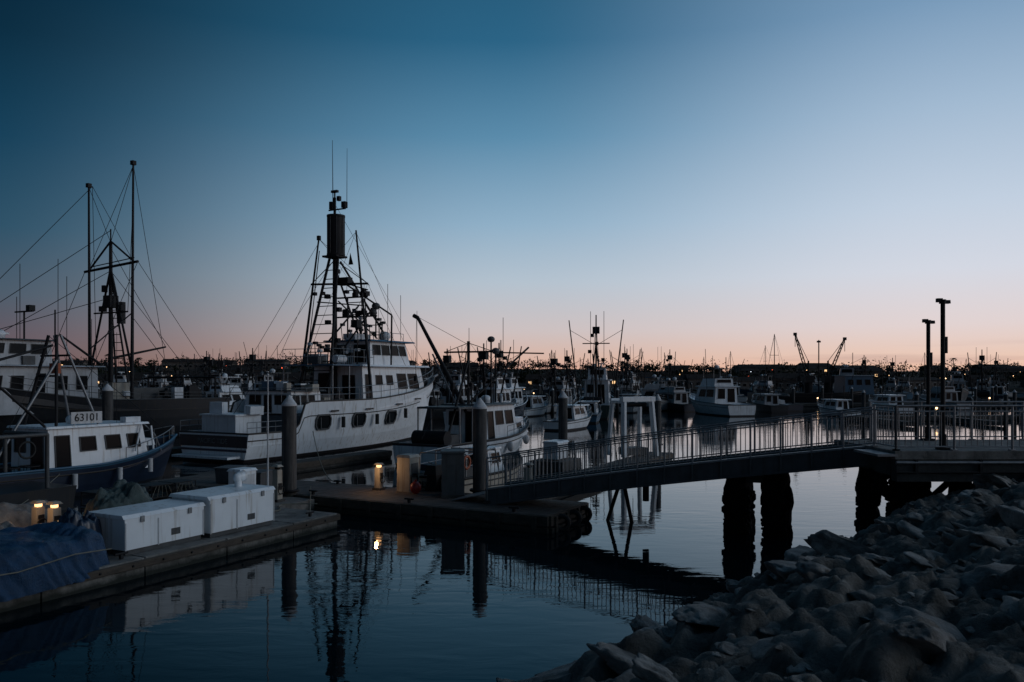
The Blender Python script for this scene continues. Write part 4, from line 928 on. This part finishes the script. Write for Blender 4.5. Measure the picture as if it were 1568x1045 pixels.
# ------------------------------------------------------------------ sky
def sky():
    w=bpy.data.worlds.new('World'); sc.world=w; w.use_nodes=True; nt=w.node_tree; N=nt.nodes; Lk=nt.links; N.clear()
    out=N.new('ShaderNodeOutputWorld'); tc=N.new('ShaderNodeTexCoord'); sp=N.new('ShaderNodeSeparateXYZ'); Lk.new(tc.outputs['Generated'],sp.inputs[0])
    def lin(c): return [((x/255+.055)/1.055)**2.4 if x>10 else x/255/12.92 for x in c]
    def ramp(st):
        r=N.new('ShaderNodeValToRGB'); r.color_ramp.interpolation='LINEAR'; e=r.color_ramp.elements
        while len(e)>1: e.remove(e[0])
        e[0].position=st[0][0]; e[0].color=(*lin(st[0][1]),1)
        for p,c in st[1:]:
            k=e.new(p); k.color=(*lin(c),1)
        Lk.new(sp.outputs['Z'],r.inputs[0]); return r
    Lr=ramp([(0,(106,80,78)),(.045,(96,86,96)),(.09,(74,90,106)),(.16,(42,80,103)),(.25,(16,62,88)),(.35,(6,42,63)),(.5,(5,28,46)),(1,(10,28,42))])
    Cr=ramp([(0,(228,166,140)),(.025,(218,182,166)),(.06,(206,194,194)),(.12,(182,196,209)),(.19,(146,178,202)),(.29,(92,141,173)),(.39,(44,101,135)),(.6,(24,64,90)),(1,(30,54,74))])
    Rr=ramp([(0,(242,184,154)),(.025,(236,202,184)),(.06,(228,213,212)),(.12,(214,218,229)),(.19,(196,210,227)),(.29,(164,188,212)),(.39,(122,156,188)),(.6,(74,110,142)),(1,(54,80,106))])
    at=N.new('ShaderNodeMath'); at.operation='ARCTAN2'; Lk.new(sp.outputs['X'],at.inputs[0]); Lk.new(sp.outputs['Y'],at.inputs[1])
    def mr(a,b_,c=0,d=1,src=None):
        m=N.new('ShaderNodeMapRange'); m.inputs['From Min'].default_value=a; m.inputs['From Max'].default_value=b_; m.inputs['To Min'].default_value=c; m.inputs['To Max'].default_value=d; Lk.new(src or at.outputs[0],m.inputs['Value']); return m
    m1=mr(-.62,0.02); m2=mr(-.02,.52); m1.interpolation_type='SMOOTHSTEP'; m2.interpolation_type='SMOOTHSTEP'
    x1=N.new('ShaderNodeMixRGB'); Lk.new(m1.outputs[0],x1.inputs[0]); Lk.new(Lr.outputs[0],x1.inputs[1]); Lk.new(Cr.outputs[0],x1.inputs[2])
    x2=N.new('ShaderNodeMixRGB'); Lk.new(m2.outputs[0],x2.inputs[0]); Lk.new(x1.outputs[0],x2.inputs[1]); Lk.new(Rr.outputs[0],x2.inputs[2])
    m3=mr(1.9,3.0); x3=N.new('ShaderNodeMixRGB'); Lk.new(m3.outputs[0],x3.inputs[0]); Lk.new(x2.outputs[0],x3.inputs[1]); Lk.new(Lr.outputs[0],x3.inputs[2])
    mp=N.new('ShaderNodeMapping'); mp.inputs['Scale'].default_value=(2.5,2.5,60); Lk.new(tc.outputs['Generated'],mp.inputs[0])
    nn=N.new('ShaderNodeTexNoise'); nn.inputs['Scale'].default_value=1.4; nn.inputs['Detail'].default_value=5; Lk.new(mp.outputs[0],nn.inputs[0])
    cm=mr(.52,.70,0,.4,nn.outputs[0]); zb=mr(.02,.045,1,0,sp.outputs['Z'])
    mu=N.new('ShaderNodeMath'); mu.operation='MULTIPLY'; Lk.new(cm.outputs[0],mu.inputs[0]); Lk.new(zb.outputs[0],mu.inputs[1])
    x4=N.new('ShaderNodeMixRGB'); Lk.new(mu.outputs[0],x4.inputs[0]); Lk.new(x3.outputs[0],x4.inputs[1]); x4.inputs[2].default_value=(*lin((150,125,130)),1)
    b1=N.new('ShaderNodeBackground'); Lk.new(x4.outputs[0],b1.inputs[0]); b1.inputs[1].default_value=.97
    ns=N.new('ShaderNodeTexSky'); ns.sky_type='NISHITA'; ns.sun_disc=False; ns.sun_elevation=math.radians(1.0); ns.sun_rotation=math.radians(75); 
    b2=N.new('ShaderNodeBackground'); Lk.new(ns.outputs[0],b2.inputs[0]); b2.inputs[1].default_value=.002
    ad=N.new('ShaderNodeAddShader'); Lk.new(b1.outputs[0],ad.inputs[0]); Lk.new(b2.outputs[0],ad.inputs[1]); Lk.new(ad.outputs[0],out.inputs[0])
    l=bpy.data.lights.new('dusk_fill','SUN'); l.energy=.35; l.angle=math.radians(25); l.color=(.95,.97,1)  # added fill from the right to lift the white hulls; sun has set
    o=bpy.data.objects.new('dusk_fill',l); COL.objects.link(o)
    az=math.radians(98); el=math.radians(20); d=Vector((math.sin(az)*math.cos(el),math.cos(az)*math.cos(el),math.sin(el)))
    o.rotation_euler=d.to_track_quat('Z','Y').to_euler()
sky()
cam=bpy.data.cameras.new('camera'); cam.lens=28; cam.sensor_width=36; cam.shift_y=.0367; cam.clip_end=9000
co=bpy.data.objects.new('camera',cam); co.location=(0,0,4.5); co.rotation_euler=(math.pi/2,0,0); COL.objects.link(co); sc.camera=co
